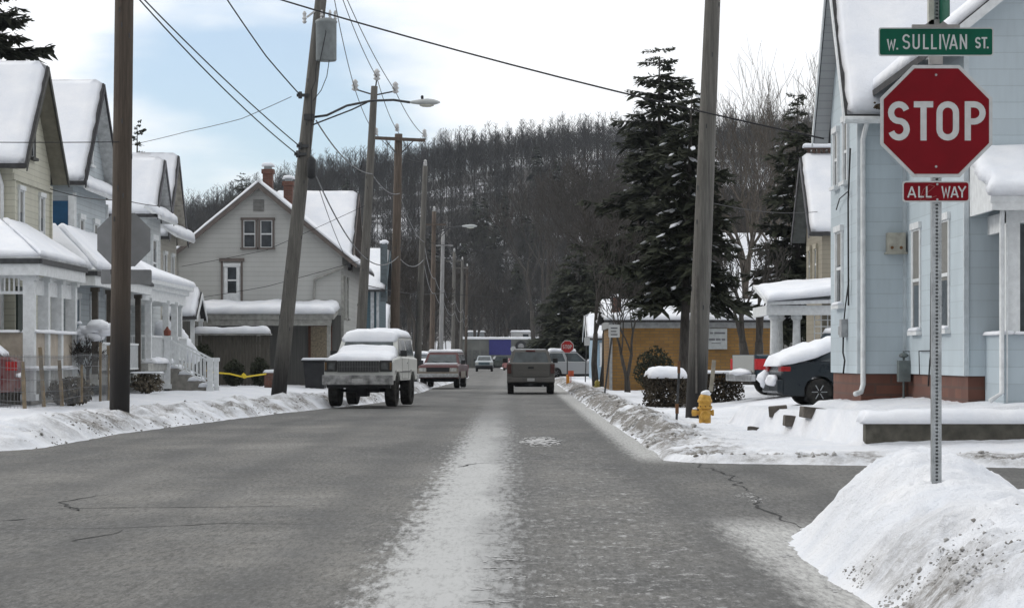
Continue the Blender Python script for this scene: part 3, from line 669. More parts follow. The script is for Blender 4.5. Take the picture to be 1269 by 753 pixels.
MB().box(-12.60, -12.42, 68.72, 68.86, 1, 6.1).build('white_post', WHITE, h2)
porch_roof(h2, -11.1, -12.5, 64.6, 74.8, 3.85, 5.1, 51, 66.5, .16)
BRN = M('dark_brown_post_paint', (.07, .06, .05), .7)
for yy in (66.2, 68.6, 71.2, 73.8): post(h2, -11.4, yy, .9, 3.42, .16, BRN)
m = MB(); m.box(-15, -11.3, 66.0, 74, .75, 1.05); m.build('porch_floor', M('porch_floor_paint'), h2)
railing(h2, (-11.4, 66.2, 1.05), (-11.4, 73.8, 1.05))
window(h2, fR1, 69.4, 1.6, 3.2, .8, WHITE, .12, glass=M('blue_door_paint', (.02, .07, .12), .5), mid=False, curtain=0); window(h2, fR1, 72.2, 1.5, 3.2, 1.0, WHITE, .12, .3)
window(h2, ('y', 68.9, -1), -13.9, 1.6, 3.1, .8, WHITE, .1)

h3 = thing('white_porch_house', (-18, 84, .5), 'pale house with rounded white front porch and small snowy gable, left of the leaning pole', 'house')
gable(h3, 'x', -12.5, -24, 82.5, 86.5, 6.4, 8.4, 82.9, 86.1, .4, PALEW, ovf=.4, soffit=M('white_soffit'), rake=M('grey_rake_paint', (.12, .12, .13), .7), seed=61, res=.3)
m = MB(); m.slab((-12.5, 82.5, 6.7), (-11.95, 82.5, 6.3), (-11.95, 86.6, 6.3), (-12.5, 86.6, 6.7), .1); pe = m.build('pent_roof', WHITE, h3)
MB().snow((-12.5, 82.5, 6.7), (-11.95, 82.5, 6.3), (-11.95, 86.6, 6.3), (-12.5, 86.6, 6.7), .2, .12, 6).build('snow_cover', SNOW, pe, smooth=True)
window(h3, fR1, 84.5, 4.0, 5.6, .9, WHITE, .14, .2)
# rounded porch: an arc of roof with fascia
def round_porch(root, cx, y0, y1, xe, he, hw):
    pts = [(cx, y0)]
    for i in range(9):
        t = PI/2*i/8; pts.append((xe-1.6+1.6*math.sin(t), y0+1.6-1.6*math.cos(t)))
    for i in range(1, 9):
        t = PI/2*i/8; pts.append((xe-1.2+1.2*math.cos(t), y1-1.2+1.2*math.sin(t)))
    pts.append((cx, y1))
    def inset(k, sx=1.0):
        cy = (y0+y1)/2; return [(cx+(x-cx)*k, cy+(y-cy)*(k if x != cx else k)) for x, y in pts]
    def lay(rings, name, mat, par, smooth):
        m = MB(); n = len(pts)
        for k, z in rings: m.v += [(x, y, z) for x, y in inset(k)]
        for r in range(len(rings)-1):
            for i in range(n-1): m.f.append((r*n+i, r*n+i+1, (r+1)*n+i+1, (r+1)*n+i))
        m.f.append(tuple(range(n))[::-1]); m.f.append(tuple(range((len(rings)-1)*n, len(rings)*n)))
        return m.build(name, mat, par, smooth=smooth)
    o = lay([(.93, he-.62), (.93, he-.3), (.96, he-.28), (.96, he-.14), (1, he-.12), (1, he), (.3, hw-.1)], 'porch_roof', WHITE, root, False)
    lay([(1.0, he+.002), (1.02, he+.08), (1.0, he+.2), (.92, he+.32), (.7, he+.62), (.45, hw+.1), (.3, hw+.16)], 'snow_cover', SNOW, o, True)
    return o
round_porch(h3, -14.5, 73.5, 84.5, -10.95, 3.9, 4.9)
for xx, yy in ((-11.3, 75.2), (-11.25, 78.7), (-11.25, 80.7), (-11.5, 83.6), (-13.5, 73.9)): post(h3, xx, yy, 1.3, 3.35, .2)
m = MB(); m.box(-14.5, -11.1, 73.9, 84, 1.1, 1.32); m.build('porch_floor', M('porch_floor_paint'), h3)
MB().box(-14.4, -11.2, 74.0, 83.9, .4, 1.1).build('porch_skirt', M('white_lattice', (.45, .46, .46), .7, .3, 14), h3)
MB().snow((-11.5, 75, 1.32), (-11.0, 75, 1.32), (-11.0, 79, 1.32), (-11.5, 79, 1.32), .18, .08, 9).build('snow', SNOW, h3, smooth=True)
railing(h3, (-11.25, 75.2, 1.32), (-11.25, 78.0, 1.32)); railing(h3, (-11.25, 80.7, 1.32), (-11.25, 83.6, 1.32)); railing(h3, (-13.5, 74.0, 1.32), (-11.3, 74.6, 1.32))
m = MB()
for i in range(4): m.box(-11.1+i*.33, -11.1+(i+1)*.33, 78.0, 79.4, .4, 1.15-i*.2)
stp = m.build('steps', M('grey_step_stone', (.22, .21, .19), .9), h3)
m = MB()
for i in range(4): m.snow((-11.1+i*.33, 78.0, 1.15-i*.2), (-11.1+(i+1)*.33+.04, 78.0, 1.15-i*.2), (-11.1+(i+1)*.33+.04, 79.4, 1.15-i*.2), (-11.1+i*.33, 79.4, 1.15-i*.2), .12, .05, i)
m.build('snow', SNOW, stp, smooth=True)
for yy in (77.95, 79.5):
    rl_ = railing(h3, (-11.1, yy, 1.25), (-9.75, yy, .55), .85)
    post(h3, -9.72, yy, .4, 1.5, .16, WHITE, 'newel_post'); post(h3, -11.1, yy, .5, 2.2, .2, WHITE, 'newel_post')
lt = MB().lathe([(.02, 0), (.11, .02), (.12, .16), (.05, .24), (.02, .3)], (-11.1, 77.95, 2.2), 10).build('porch_lantern', M('rusty_red_lantern', (.2, .06, .04), .6)); tag(lt, 'rusty red lantern on the porch newel post of the rounded white porch', 'lantern')
MB().box(-14.5, -12.3, 82.6, 82.88, 1.3, 3.4).build('porch_back_wall', PALEW, h3)
window(h3, ('y', 82.6, -1), -13.4, 1.8, 3.0, .6, WHITE)

h4 = thing('beige_gable_house', (-19, 92.5, .5), 'beige clapboard house with tall snowy gable between the rounded porch and the grey house', 'house')
gable(h4, 'x', -13.1, -25, 89.7, 94.9, 6.0, 9.2, 90.1, 94.5, .4, BEIGE, ovf=.4, soffit=M('beige_soffit', (.40, .38, .34), .7), rake=M('grey_rake_paint'), seed=71, res=.3)
m = MB(); m.slab((-13.1, 89.8, 6.5), (-12.4, 89.8, 6.05), (-12.4, 94.8, 6.05), (-13.1, 94.8, 6.5), .1); pe = m.build('pent_roof', WHITE, h4)
MB().snow((-13.1, 89.8, 6.5), (-12.4, 89.8, 6.05), (-12.4, 94.8, 6.05), (-13.1, 94.8, 6.5), .22, .12, 6).build('snow_cover', SNOW, pe, smooth=True)
window(h4, ('x', -13.1, 1), 91.3, 3.9, 5.4, .6, WHITE); window(h4, ('x', -13.1, 1), 93.3, 3.9, 5.4, .6, WHITE); window(h4, ('x', -13.1, 1), 92.3, 6.9, 7.8, .5, WHITE, curtain=0)
# small gabled entry roof
gable(h4, 'x', -12.0, -14.0, 90.6, 93.6, 3.05, 4.0, 90.9, 93.3, 2.9, M('entry_white', (.5, .5, .49), .6), ovf=.2, sth=.2, rake=WHITE, seed=73, res=.15)
for yy in (90.9, 93.3): post(h4, -12.0, yy, .4, 3.0, .15)

GREYS = siding('grey_white_clapboard', (.47, .475, .46), .19, .12, .3)
h5 = thing('grey_gable_house', (-10.1, 99, .5), 'light grey house with wide gable toward the street, twin brick chimneys and snowy lean-to', 'house')
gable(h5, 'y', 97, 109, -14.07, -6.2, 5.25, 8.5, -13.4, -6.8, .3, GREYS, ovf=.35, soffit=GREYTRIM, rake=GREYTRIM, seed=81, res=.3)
gable(h5, 'x', -7.0, -10.3, 100.4, 109.6, 5.25, 8.62, 101, 109, .3, siding('side_grey_clapboard', (.46, .45, .41), .19, .1, .3), ovf=.35, soffit=GREYTRIM, rake=GREYTRIM, seed=83, res=.3)
for q in ((-13.46, -13.36, 96.96, 97.05, .4, 5.7), (-6.84, -6.74, 96.96, 97.05, .4, 5.2)): MB().box(*q).build('corner_board', M('grey_corner_paint', (.30, .30, .28), .6), h5)
BRICK = bricks('chimney_brick', (.15, .055, .036), (.10, .04, .028), (.12, .10, .085), 1, .075)
for i, (a, b, zt, yy) in enumerate(((-10.32, -9.92, 9.3, 100.2), (-9.72, -9.34, 9.0, 103))):
    a2 = a; ch = MB().box(a, b, yy, yy+.5, 7.3, zt).box(a-.05, b+.05, yy-.05, yy+.55, zt-.18, zt).build('chimney', BRICK, h5)
    MB().box(a+.05, b-.05, yy+.05, yy+.45, zt, zt+.12).build('cap', METAL, ch); MB().snow((a-.05, yy-.05, zt+.12), (b+.05, yy-.05, zt+.12), (b+.05, yy+.55, zt+.12), (a-.05, yy+.55, zt+.12), .14, .06, i).build('snow_cap', SNOW, ch, smooth=True)
f5 = ('y', 97, -1)
window(h5, f5, -10.52, 5.9, 7.0, .48, GREYTRIM, .08, .0); window(h5, f5, -9.84, 5.9, 7.0, .48, GREYTRIM, .08, .0)
dw = window(h5, f5, -11.22, 4.05, 5.15, .42, WHITE, .10, .0, name='upper_door', sill=False)
m = MB(); fbox(m, f5, -11.55, -10.89, .0, .03, 3.45, 4.05); fbox(m, f5, -11.65, -11.56, 0, .06, 3.45, 5.4); fbox(m, f5, -10.88, -10.79, 0, .06, 3.45, 5.4); m.build('door_panel', WHITE, dw)
m = MB(); fbox(m, f5, -11.72, -10.72, 0, .1, 5.35, 5.48); fbox(m, f5, -11.66, -11.57, .062, .07, 3.45, 5.4); fbox(m, f5, -10.87, -10.78, .062, .07, 3.45, 5.4); m.build('door_casing', GREYTRIM, dw)
m = MB()
for i in range(9): fbox(m, f5, -10.37, -9.93, 0, .04, 7.35+i*.055, 7.385+i*.055)
m.build('gable_vent', M('grey_vent', (.22, .22, .21), .7), h5)
MB().tube([(-6.75, 96.85, 5.1), (-7.9, 96.92, 4.62), (-7.95, 96.92, 3.5)], .05, 8).build('downspout', M('grey_corner_paint'), h5)
m = MB(); m.slab((-12.5, 94.3, 3.2), (-6.95, 94.3, 3.2), (-6.95, 97, 3.5), (-12.5, 97, 3.5), .22); m.box(-12.4, -7.05, 94.36, 94.42, 2.75, 2.98); lr = m.build('lean_to_roof', M('grey_corner_paint'), h5)
MB().snow((-12.55, 94.2, 3.2), (-6.9, 94.2, 3.2), (-6.9, 97, 3.5), (-12.55, 97, 3.5), .32, .12, 12).build('snow_cover', SNOW, lr, smooth=True)
for xx in (-12.3, -9.9, -7.15): post(h5, xx, 94.5, .4, 2.98, .14, M('grey_corner_paint'))
MB().box(-13.35, -6.85, 96.93, 96.985, .4, 3.2).build('porch_back_wall', M('recess_shade_boards', (.12, .12, .115), .8, .2, 3, stretch=(8, 1, .3)), h5)  # darkened sheet over the wall: porch recess shade put into the colour
d_ = MB(); d_.box(-8.05, -7.3, 96.86, 96.92, .75, 2.75); dd = d_.build('lattice_door', M('tan_lattice', (.26, .22, .16), .7, .4, 14), h5)
MB().box(-8.15, -8.05, 96.84, 96.93, .7, 2.85).box(-7.3, -7.2, 96.84, 96.93, .7, 2.85).box(-8.15, -7.2, 96.84, 96.93, 2.75, 2.87).build('door_casing', M('brown_door_casing', (.10, .05, .035), .7), dd)
for yy in (98.2, 99.9): window(h5, ('x', -6.8, 1), yy, 3.1, 4.7, .5, M('grey_corner_paint'), .08)
for yy in (102.5, 105.2): window(h5, ('x', -7.0, 1), yy, 3.1, 4.7, .55, M('grey_corner_paint'), .08); window(h5, ('x', -7.0, 1), yy, .9, 2.3, .55, M('grey_corner_paint'), .08)

bf = thing('board_fence', (-11, 92.5, .4), 'dark wooden board fence with thick snow on top in front of the grey house', 'fence')
m = MB()
for i in range(22): m.box(-12.0+i*.125, -12.0+i*.125+.115, 92.5, 92.53+.01*(i % 2), .3, 2.35+.03*math.sin(i*2.3))
m.build('boards', M('dark_fence_boards', (.085, .078, .066), .9, .35, 5, stretch=(6, 1, .4)), bf)
MB().box(-12.0, -9.25, 92.53, 92.6, 2.0, 2.1).box(-12, -9.25, 92.53, 92.6, .8, .9).build('rail', M('dark_fence_boards'), bf)
MB().snow((-12.2, 92.2, 2.42), (-9.2, 92.2, 2.42), (-9.2, 92.95, 2.42), (-12.2, 92.95, 2.42), .26, .08, 3).build('snow_cap', SNOW, bf, smooth=True)
MB().box(-12.2, -9.2, 92.25, 92.9, 2.36, 2.42).build('top_board', M('grey_corner_paint'), bf)

TEAL = siding('dark_teal_clapboard', (.05, .10, .125), .15, .15, .4)
h6 = thing('teal_house', (-12, 129, .4), 'dark teal house with snowy roof and white corner trim behind the grey gable house', 'house')
gable(h6, 'x', -6.9, -16, 124.5, 133, 5.0, 7.2, 125, 132.5, .2, TEAL, ovf=.4, rake=TEAL, seed=91, res=.4)
for q in ((-7.3, -7.12, 124.9, 125.0, .4, 5), (-7.0, -6.86, 124.95, 125.05, .4, 5)): MB().box(*q).build('corner_board', M('grey_white_trim', (.4, .42, .44), .6), h6)
MB().box(-6.8, -6.45, 125.0, 125.4, 4.4, 7.4).build('chimney', M('dark_grey_render', (.10, .12, .13), .8), h6)
MB().blob((-6.62, 125.2, 7.45), (.25, .25, .14), 1, .1, 2).build('snow_cap', SNOW, h6, smooth=True)
window(h6, ('y', 125, -1), -8.4, 3.0, 4.4, .7, WHITE)

# --- right side beyond the blue house
TAN = siding('tan_clapboard', (.30, .27, .21), .14, .2, .5)
h7 = thing('tan_house', (13, 75, .6), 'tan clapboard house with steep snowy gable and round-columned white porch, right of the spruces', 'house')
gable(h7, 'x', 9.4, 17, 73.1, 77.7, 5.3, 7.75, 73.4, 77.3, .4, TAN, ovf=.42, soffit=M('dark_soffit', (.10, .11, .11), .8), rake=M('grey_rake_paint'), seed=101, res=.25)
m = MB()
for i in range(9): m.box(9.2+i*.16, 9.28+i*.16, 75.38, 75.44, 7.75, 8.0)
m.box(9.1, 10.7, 75.36, 75.46, 7.98, 8.03); rc = m.build('roof_railing', M('rust_brown_metal', (.09, .06, .05), .8), h7)
MB().snow((9.05, 75.3, 8.03), (10.75, 75.3, 8.03), (10.75, 75.55, 8.03), (9.05, 75.55, 8.03), .14, .06, 2).build('snow', SNOW, rc, smooth=True)
f7 = ('x', 9.4, -1); window(h7, f7, 76.25, 3.9, 4.85, .5, M('tan_trim', (.38, .35, .28), .6), .12, .0); window(h7, f7, 74.7, 3.9, 4.85, .5, M('tan_trim'), .12, .0)
m = MB(); m.slab((7.3, 69.3, 3.1), (16, 69.3, 3.35), (16, 73.4, 3.7), (7.3, 73.4, 3.7), .1); m.box(7.3, 16, 69.45, 69.6, 2.72, 3.0); m.box(7.3, 7.45, 69.6, 73.4, 2.72, 3.0); pr = m.build('porch_roof', WHITE, h7)
MB().snow((7.3, 69.2, 3.1), (16, 69.2, 3.9), (16, 73.4, 4.3), (7.35, 73.4, 3.5), .24, .14, 7, .25, edge=0).build('snow_cover', SNOW, pr, smooth=True)
for xx, yy in ((7.55, 69.75), (8.2, 69.75), (7.9, 71.6)):
    MB().lathe([(.17, 0), (.17, .12), (.13, .16), (.12, 1.0), (.105, 1.75), (.11, 1.82), (.16, 1.88), (.16, 2.0)], (xx, yy, .75), 14).build('column', WHITE, h7, smooth=False)
m = MB()
for i in range(12): m.box(8.7+i*.19, 8.73+i*.19, 69.72, 69.75, .9, 2.75)
for i in range(10): m.box(8.7, 10.8, 69.70, 69.73, 1.05+i*.19, 1.08+i*.19)
m.build('lattice', WHITE, h7)
MB().box(7.4, 16, 69.9, 73.4, .5, .85).build('porch_floor', M('porch_floor_paint'), h7)
window(h7, ('y', 73.4, -1), 10.2, 1.3, 2.6, .8, M('tan_trim'), .1); window(h7, ('y', 73.4, -1), 11.8, 1.3, 2.6, .8, M('tan_trim'), .1)

YB = bricks('yellow_glazed_brick', (.27, .145, .035), (.21, .11, .028), (.15, .10, .05), 1, .13)
yb = thing('yellow_brick_building', (7.3, 103, .3), 'low yellow-orange brick building with a snowy roof and a white wall sign', 'building')
MB().box(4.1, 10.7, 100, 108, .0, 2.72).build('wall', YB, yb)
m = MB(); m.box(4.0, 10.8, 99.94, 108.05, 2.72, 3.02); m.build('fascia', M('grey_fascia', (.30, .31, .31), .6, .2), yb)
m = MB(); m.slab((3.8, 99.6, 3.05), (10.95, 99.6, 3.05), (10.95, 104, 3.85), (3.8, 104, 3.85), .1); m.slab((3.8, 104, 3.85), (10.95, 104, 3.85), (10.95, 108.4, 3.05), (3.8, 108.4, 3.05), .1); yr = m.build('roof', SHINGLE, yb)
MB().snow((3.75, 99.5, 3.05), (11.0, 99.5, 3.05), (11, 104, 3.85), (3.75, 104, 3.85), .2, .2, 2, .5).snow((3.8, 104, 3.85), (11, 104, 3.85), (11, 108.5, 3.05), (3.8, 108.5, 3.05), .2, .3, 3).build('snow_cover', SNOW, yr, smooth=True)
MB().box(4.02, 4.14, 99.9, 100.0, .1, 2.75).build('corner_pipe', M('grey_fascia'), yb)
cb_ = MB().box(4.15, 4.5, 100.2, 100.6, 2.9, 4.0).build('chimney', BRICK, yb); MB().snow((4.1, 100.15, 4.0), (4.55, 100.15, 4.0), (4.55, 100.65, 4.0), (4.1, 100.65, 4.0), .12, .06, 1).build('snow_cap', SNOW, cb_, smooth=True)

# far garage across the end of the street
GARG = M('grey_block_wall', (.145, .15, .14), .85, .2, .8)
fg = thing('far_garage', (-3, 352, .4), 'long low grey garage at the end of the street with blue panel and tyre emblem', 'building')
MB().box(-7.2, 3.5, 350, 362, -.2, 4.15).build('wall', GARG, fg)
MB().box(-3.3, -.15, 349.9, 350, 1.9, 4.1).build('blue_panel', M('deep_blue_panel', (.03, .032, .16), .6, .15), fg)
MB().box(-7.4, 3.7, 349.8, 362.2, 4.15, 4.28).build('roof', WHITE, fg)
MB().snow((-7.4, 349.8, 4.28), (3.7, 349.8, 4.28), (3.7, 362, 4.28), (-7.4, 362, 4.28), .2, .4, 1).build('snow_cover', SNOW, fg, smooth=True)
tl = MB().lathe([(.45, -.05), (.45, .02)], (1.3, 349.9, 3.15), 20, 'y').build('emblem_hub', M('pale_disc', (.3, .3, .31), .7), fg)
o_ = MB(); nn = 28
for i in range(nn):
    for j in range(8):
        a, b = 2*PI*i/nn, 2*PI*j/8; rr = .62+.2*math.cos(b); o_.v.append((1.3+rr*math.cos(a), 349.85+.15*math.sin(b), 3.15+rr*math.sin(a)))
for i in range(nn):
    for j in range(8): o_.f.append((i*8+j, i*8+(j+1) % 8, ((i+1) % nn)*8+(j+1) % 8, ((i+1) % nn)*8+j))
o_.build('tyre_emblem', BLACKPL, fg, smooth=True)
MB().lathe([(.42, -.04), (.42, 0)], (.2, 349.88, 2.75), 18, 'y').build('white_disc', M('pale_plate', (.42, .43, .43), .7), fg)
for i in range(3): MB().box(-6.8+i*1.15, -5.9+i*1.15, 349.93, 350.0, .3, 2.6).build('garage_door', M('grey_door', (.11, .115, .11), .7), fg)
ub = thing('upper_shed', (-5.3, 380, 2), 'small pale shed with snowy roof showing above the far garage, left side', 'shed')
MB().box(-6.9, -4.4, 380, 384, 2, 5.5).build('wall', M('pale_shed_wall', (.25, .27, .28), .8), ub); MB().snow((-7.1, 379.8, 5.5), (-4.2, 379.8, 5.5), (-4.2, 384, 5.6), (-7.1, 384, 5.6), .2, .3, 2).build('snow_cover', SNOW, ub, smooth=True)
ub = thing('upper_trailer', (1.2, 380, 2), 'white trailer cabin with dark window above the far garage, right side', 'trailer')
MB().box(-.2, 2.9, 380, 383, 2, 5.5).build('wall', M('white_trailer', (.42, .42, .42), .7), ub); MB().box(1.7, 2.6, 379.94, 380, 4.3, 5.2).build('window', GLASS, ub)
MB().snow((-.3, 379.8, 5.5), (3.0, 379.8, 5.5), (3.0, 383, 5.6), (-.3, 383, 5.6), .22, .3, 3).build('snow_cover', SNOW, ub, smooth=True)

# houses seen between the trees on the right
def small_house(name, label, x0, x1, y0, y1, zb, he, hp, wmat, seed, axis='x', win=()):
    r_ = thing(name, ((x0+x1)/2, (y0+y1)/2, zb), label, 'house')
    if axis == 'x': gable(r_, 'x', x0, x1, y0-.4, y1+.4, he, hp, y0, y1, zb, wmat, ovf=.4, rake=WHITE, seed=seed, res=.4)
    else: gable(r_, 'y', y0, y1, x0-.4, x1+.4, he, hp, x0, x1, zb, wmat, ovf=.4, rake=WHITE, seed=seed, res=.4)
    for (ax, u, z0, z1, w) in win: window(r_, ('y', y0, -1) if ax == 'y' else ('x', x0, -1), u, z0, z1, w, WHITE, .1)
    return r_
small_house('hidden_snowy_house', 'house with broad snow-covered roof glimpsed through the bare trees left of the tan house', 14.0, 21, 155, 164, 1, 5.6, 9.6, M('brown_wall', (.15, .13, .11), .8), 131, 'x')
small_house('light_blue_cottage', 'light blue cottage beyond the yellow brick building', 5.0, 10, 150, 157, .2, 2.7, 4.2, siding('sky_blue_clapboard', (.30, .42, .52), .15, .1, .3), 141, 'x', (('y', 5.9, 1.0, 2.3, .7), ('y', 7.2, 1.0, 2.3, .7)))
small_house('cream_cottage', 'cream cottage with snowy roof farther up the right side behind the parked cars', 6.2, 11, 178, 186, .2, 3.0, 4.9, siding('cream_far_clapboard', (.38, .37, .32), .15, .1, .3), 143, 'x', (('y', 7.2, 1.2, 2.4, .7),))
small_house('grey_back_house', 'grey house with snow on its low roof directly behind the yellow brick building', 9.5, 16, 128, 136, .3, 4.3, 5.8, M('grey_wall', (.2, .2, .19), .8), 147, 'x')
small_house('white_far_house', 'small white house half hidden beyond the poles on the far left side', -14, -9.5, 185, 193, .2, 3.4, 5.6, M('dull_white_wall', (.36, .37, .37), .8), 149, 'x')

# ---------------------------------------------------------------- utility poles and wires
def pole(name, label, base, top, r0, r1, mat, group=None, basewood=True, zb=None):
    """base and top: world points; base is sunk into the snow"""
    b, t = Vector(base), Vector(top); g = gz(b.x, b.y) if zb is None else zb
    root = thing(name, (b.x, b.y, g), label, 'utility pole', group)
    d = (t-b).normalized(); b0 = b-d*.4; n = 16; pts = [b0+(t-b0)*i/n for i in range(n+1)]
    rr = [r0+(r1-r0)*i/n for i in range(n+1)]
    MB().tube(pts, rr, 16).build('shaft', mat, root, smooth=True)
    if False:
        q = MB(); pp = [b0+(t-b0)*k for k in (0, .05, .10, .135, .16)]; ra = [r0+(r1-r0)*k+.006 for k in (0, .05, .10, .135, .16)]
        q.tube(pp, ra, 16).build('creosote_base', WOODBASE, root, smooth=True)
    m = MB(); rn = random.Random(int(abs(b.x*100)))
    for i in range(9):
        k = rn.uniform(.12, .9); p = b+(t-b)*k; a = rn.uniform(PI, 2*PI); rad = r0+(r1-r0)*k
        m.box(p.x+math.cos(a)*rad-.012, p.x+math.cos(a)*rad+.012, p.y+math.sin(a)*rad-.012, p.y+math.sin(a)*rad+.012, p.z-.05, p.z+.05)
    m.build('pole_hardware', DMETAL, root)
    return root, (lambda k: b+(t-b)*k)
def insul(root, p, s=1.0, mat=None, up=True):
    m = MB().lathe([(.02*s, 0), (.07*s, .03*s), (.04*s, .07*s), (.07*s, .10*s), (.04*s, .14*s), (.06*s, .17*s), (.02*s, .22*s)], p, 8)
    return m.build('insulator', mat or M('brown_porcelain', (.07, .055, .05), .3), root, smooth=True)
def at_y(base, top, py):  # point of a leaning pole at picture row py
    b, t = Vector(base), Vector(top); k = (ZZ(py, b.y)-b.z)/(t.z-b.z); return b+(t-b)*k

# front pole on the left
A0, A1 = W(148, 515, 51), W(155, -95, 51)
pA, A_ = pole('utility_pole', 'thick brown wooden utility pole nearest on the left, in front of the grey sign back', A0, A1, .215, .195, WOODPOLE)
B0, B1 = W(345, 492, 70), W(404, -60, 70)
pB, B_ = pole('utility_pole', 'leaning grey wooden pole carrying a transformer and a long street lamp arm', B0, B1, .225, .16, WOODGREY)
# transformer
tp = at_y(B0, B1, 52); tx = tp.x+.22
m = MB().lathe([(.28, -.58), (.30, -.55), (.30, .50), (.32, .52), (.32, .57), (.26, .62), (.10, .66)], (tx+.08, tp.y-.2, tp.z), 20); tr_ = m.build('transformer', M('transformer_grey', (.20, .22, .225), .5, .15), pB, smooth=True)
for dx, dy in ((-.12, -.1), (.12, -.12), (.26, .0)):
    MB().lathe([(.03, 0), (.06, .04), (.03, .08), (.06, .12), (.03, .16), (.05, .2), (.015, .28)], (tx+.08+dx, tp.y-.2+dy, tp.z+.6), 8).build('bushing', M('brown_porcelain'), tr_)
MB().box(tx-.2, tx+.1, tp.y-.22, tp.y+.1, tp.z+.1, tp.z+.18).box(tx-.2, tx+.1, tp.y-.22, tp.y+.1, tp.z-.3, tp.z-.22).build('mounting_bracket', DMETAL, pB)
q = at_y(B0, B1, 18); m = MB(); m.bar(q+Vector((-.35, -.1, -.1)), q+Vector((.1, -.1, .25)), .05); m.lathe([(.03, 0), (.07, .05), (.04, .1), (.07, .15), (.04, .2), (.06, .3), (.02, .36)], q+Vector((-.42, -.1, -.28)), 8); m.build('cutout_switch', M('brown_porcelain'), pB)
# lamp arm
la = at_y(B0, B1, 146)
def cobra(root, pts, strut, head, dirx, s=1.0, mat=DMETAL):
    MB().tube(pts, .035*s, 8).tube(strut, .022*s, 6).build('lamp_arm', mat, root, smooth=True)
    h = Vector(head); m = MB(); n = 10; rings = []
    prof = [(0, .04, .035), (.12, .07, .06), (.3, .13, .09), (.5, .17, .11), (.68, .15, .09), (.8, .09, .05), (.86, .02, .02)]
    for l, w, hh in prof:
        for k in range(n):
            a = 2*PI*k/n; m.v.append((h.x+dirx*l*s, h.y+w*s*math.cos(a), h.z-.0*l+hh*s*math.sin(a)*(1 if math.sin(a) > 0 else .8)))
    for i in range(len(prof)-1):
        for k in range(n): m.f.append((i*n+k, i*n+(k+1) % n, (i+1)*n+(k+1) % n, (i+1)*n+k))
    m.f += [tuple(range(n)), tuple(range((len(prof)-1)*n, len(prof)*n))]
    lh = m.build('lamp_head', M('lamp_head_grey', (.40, .42, .42), .4, .1), root, smooth=True)
    MB().blob((h.x+dirx*.48*s, h.y, h.z-.07*s), (.22*s, .12*s, .07*s), 1, 0, 2).build('lens', M('lamp_lens', (.45, .45, .40), .2), lh, smooth=True)
    MB().lathe([(.04*s, 0), (.04*s, .08*s), (.02*s, .1*s)], (h.x+dirx*.35*s, h.y, h.z+.1*s), 8).build('photocell', DARK, lh)
hd = W(508, 127, 69)
cobra(pB, [la+Vector((.1, -.1, .0)), W(405, 143, 69.8), W(430, 131, 69.5), W(460, 125, 69.2), W(488, 124, 69), hd], [W(385, 156, 70), W(392, 153, 69.8), W(436, 136, 69.6), W(455, 127, 69.3)], hd, 1)
m = MB().box(la.x-.1, la.x+.2, la.y-.3, la.y-.1, la.z-.08, la.z+.08); m.build('arm_bracket', DMETAL, pB)
for px, py in ((372, 118), (372, 181), (369, 191)):
    p = W(px, py, 69.8); m = MB().box(p.x-.1, p.x+.25, p.y-.05, p.y+.1, p.z-.04, p.z+.04); m.lathe([(.05, -.1), (.07, 0), (.05, .1)], p, 8); m.build('wire_clamp', DMETAL, pB)
m = MB().lathe([(.05, -.35), (.12, -.3), (.13, .2), (.05, .3)], W(386, 207, 69.7), 10); m.build('cable_splice_box', BLACKPL, pB, smooth=True)
m = MB(); m.tube([W(392, 78, 69.7), W(391, 100, 69.7), W(386, 112, 69.6), W(386, 150, 69.7), W(384, 200, 69.7)], .012, 5); m.tube([W(408, 75, 69.6), W(405, 95, 69.6), W(398, 112, 69.5), W(388, 125, 69.7)], .012, 5); m.tube([W(399, 20, 69.6), W(404, 40, 69.5), W(396, 78, 69.5)], .012, 5); m.build('drop_cable', WIRE, pB)

C0, C1 = W(444, 478, 91), W(464, 107, 91)
pC, C_ = pole('utility_pole', 'grey wooden pole with three spread insulators rising beside the grey gable house', C0, C1, .21, .125, WOODGREY)
m = MB(); m.bar(W(464, 118, 91), W(441, 111, 91), .05); m.bar(W(465, 118, 91), W(490, 113, 91), .05); m.bar(W(464, 118, 91), W(467, 98, 91), .05); m.build('insulator_bracket', DMETAL, pC)
for px, py in ((440, 113), (490, 116), (467, 100)): insul(pC, W(px, py, 91), 2.0)
m = MB(); m.tube([W(449, 200, 90.8), W(446, 214, 90.8), W(440, 208, 90.7)], .02, 6); m.build('cable_loop', WIRE, pC)
D0, D1 = W(488, 470, 107), W(494, 166, 107)
pD, D_ = pole('utility_pole', 'brown wooden pole topped by a wide timber crossarm', D0, D1, .22, .17, M('brown_pole_wood', (.10, .08, .065), .9, .4, 3, stretch=(10, 10, .5)))
MB().bar(W(465, 171, 106.8), W(527, 174, 106.8), .12, .14).build('crossarm', M('brown_pole_wood'), pD)
MB().bar(W(478, 174, 106.7), W(491, 190, 106.8), .04).bar(W(512, 175, 106.7), W(497, 190, 106.8), .04).build('arm_brace', DMETAL, pD)
for px, py in ((466, 168), (492, 163), (526, 170)): insul(pD, W(px, py, 106.8), 1.6)
E0, E1 = W(517, 468, 130), W(527, 206, 130)
pE, E_ = pole('utility_pole', 'slim grey pole leaning right just behind the snowy white truck', E0, E1, .2, .13, WOODGREY)
insul(pE, W(527, 206, 130), 1.6)
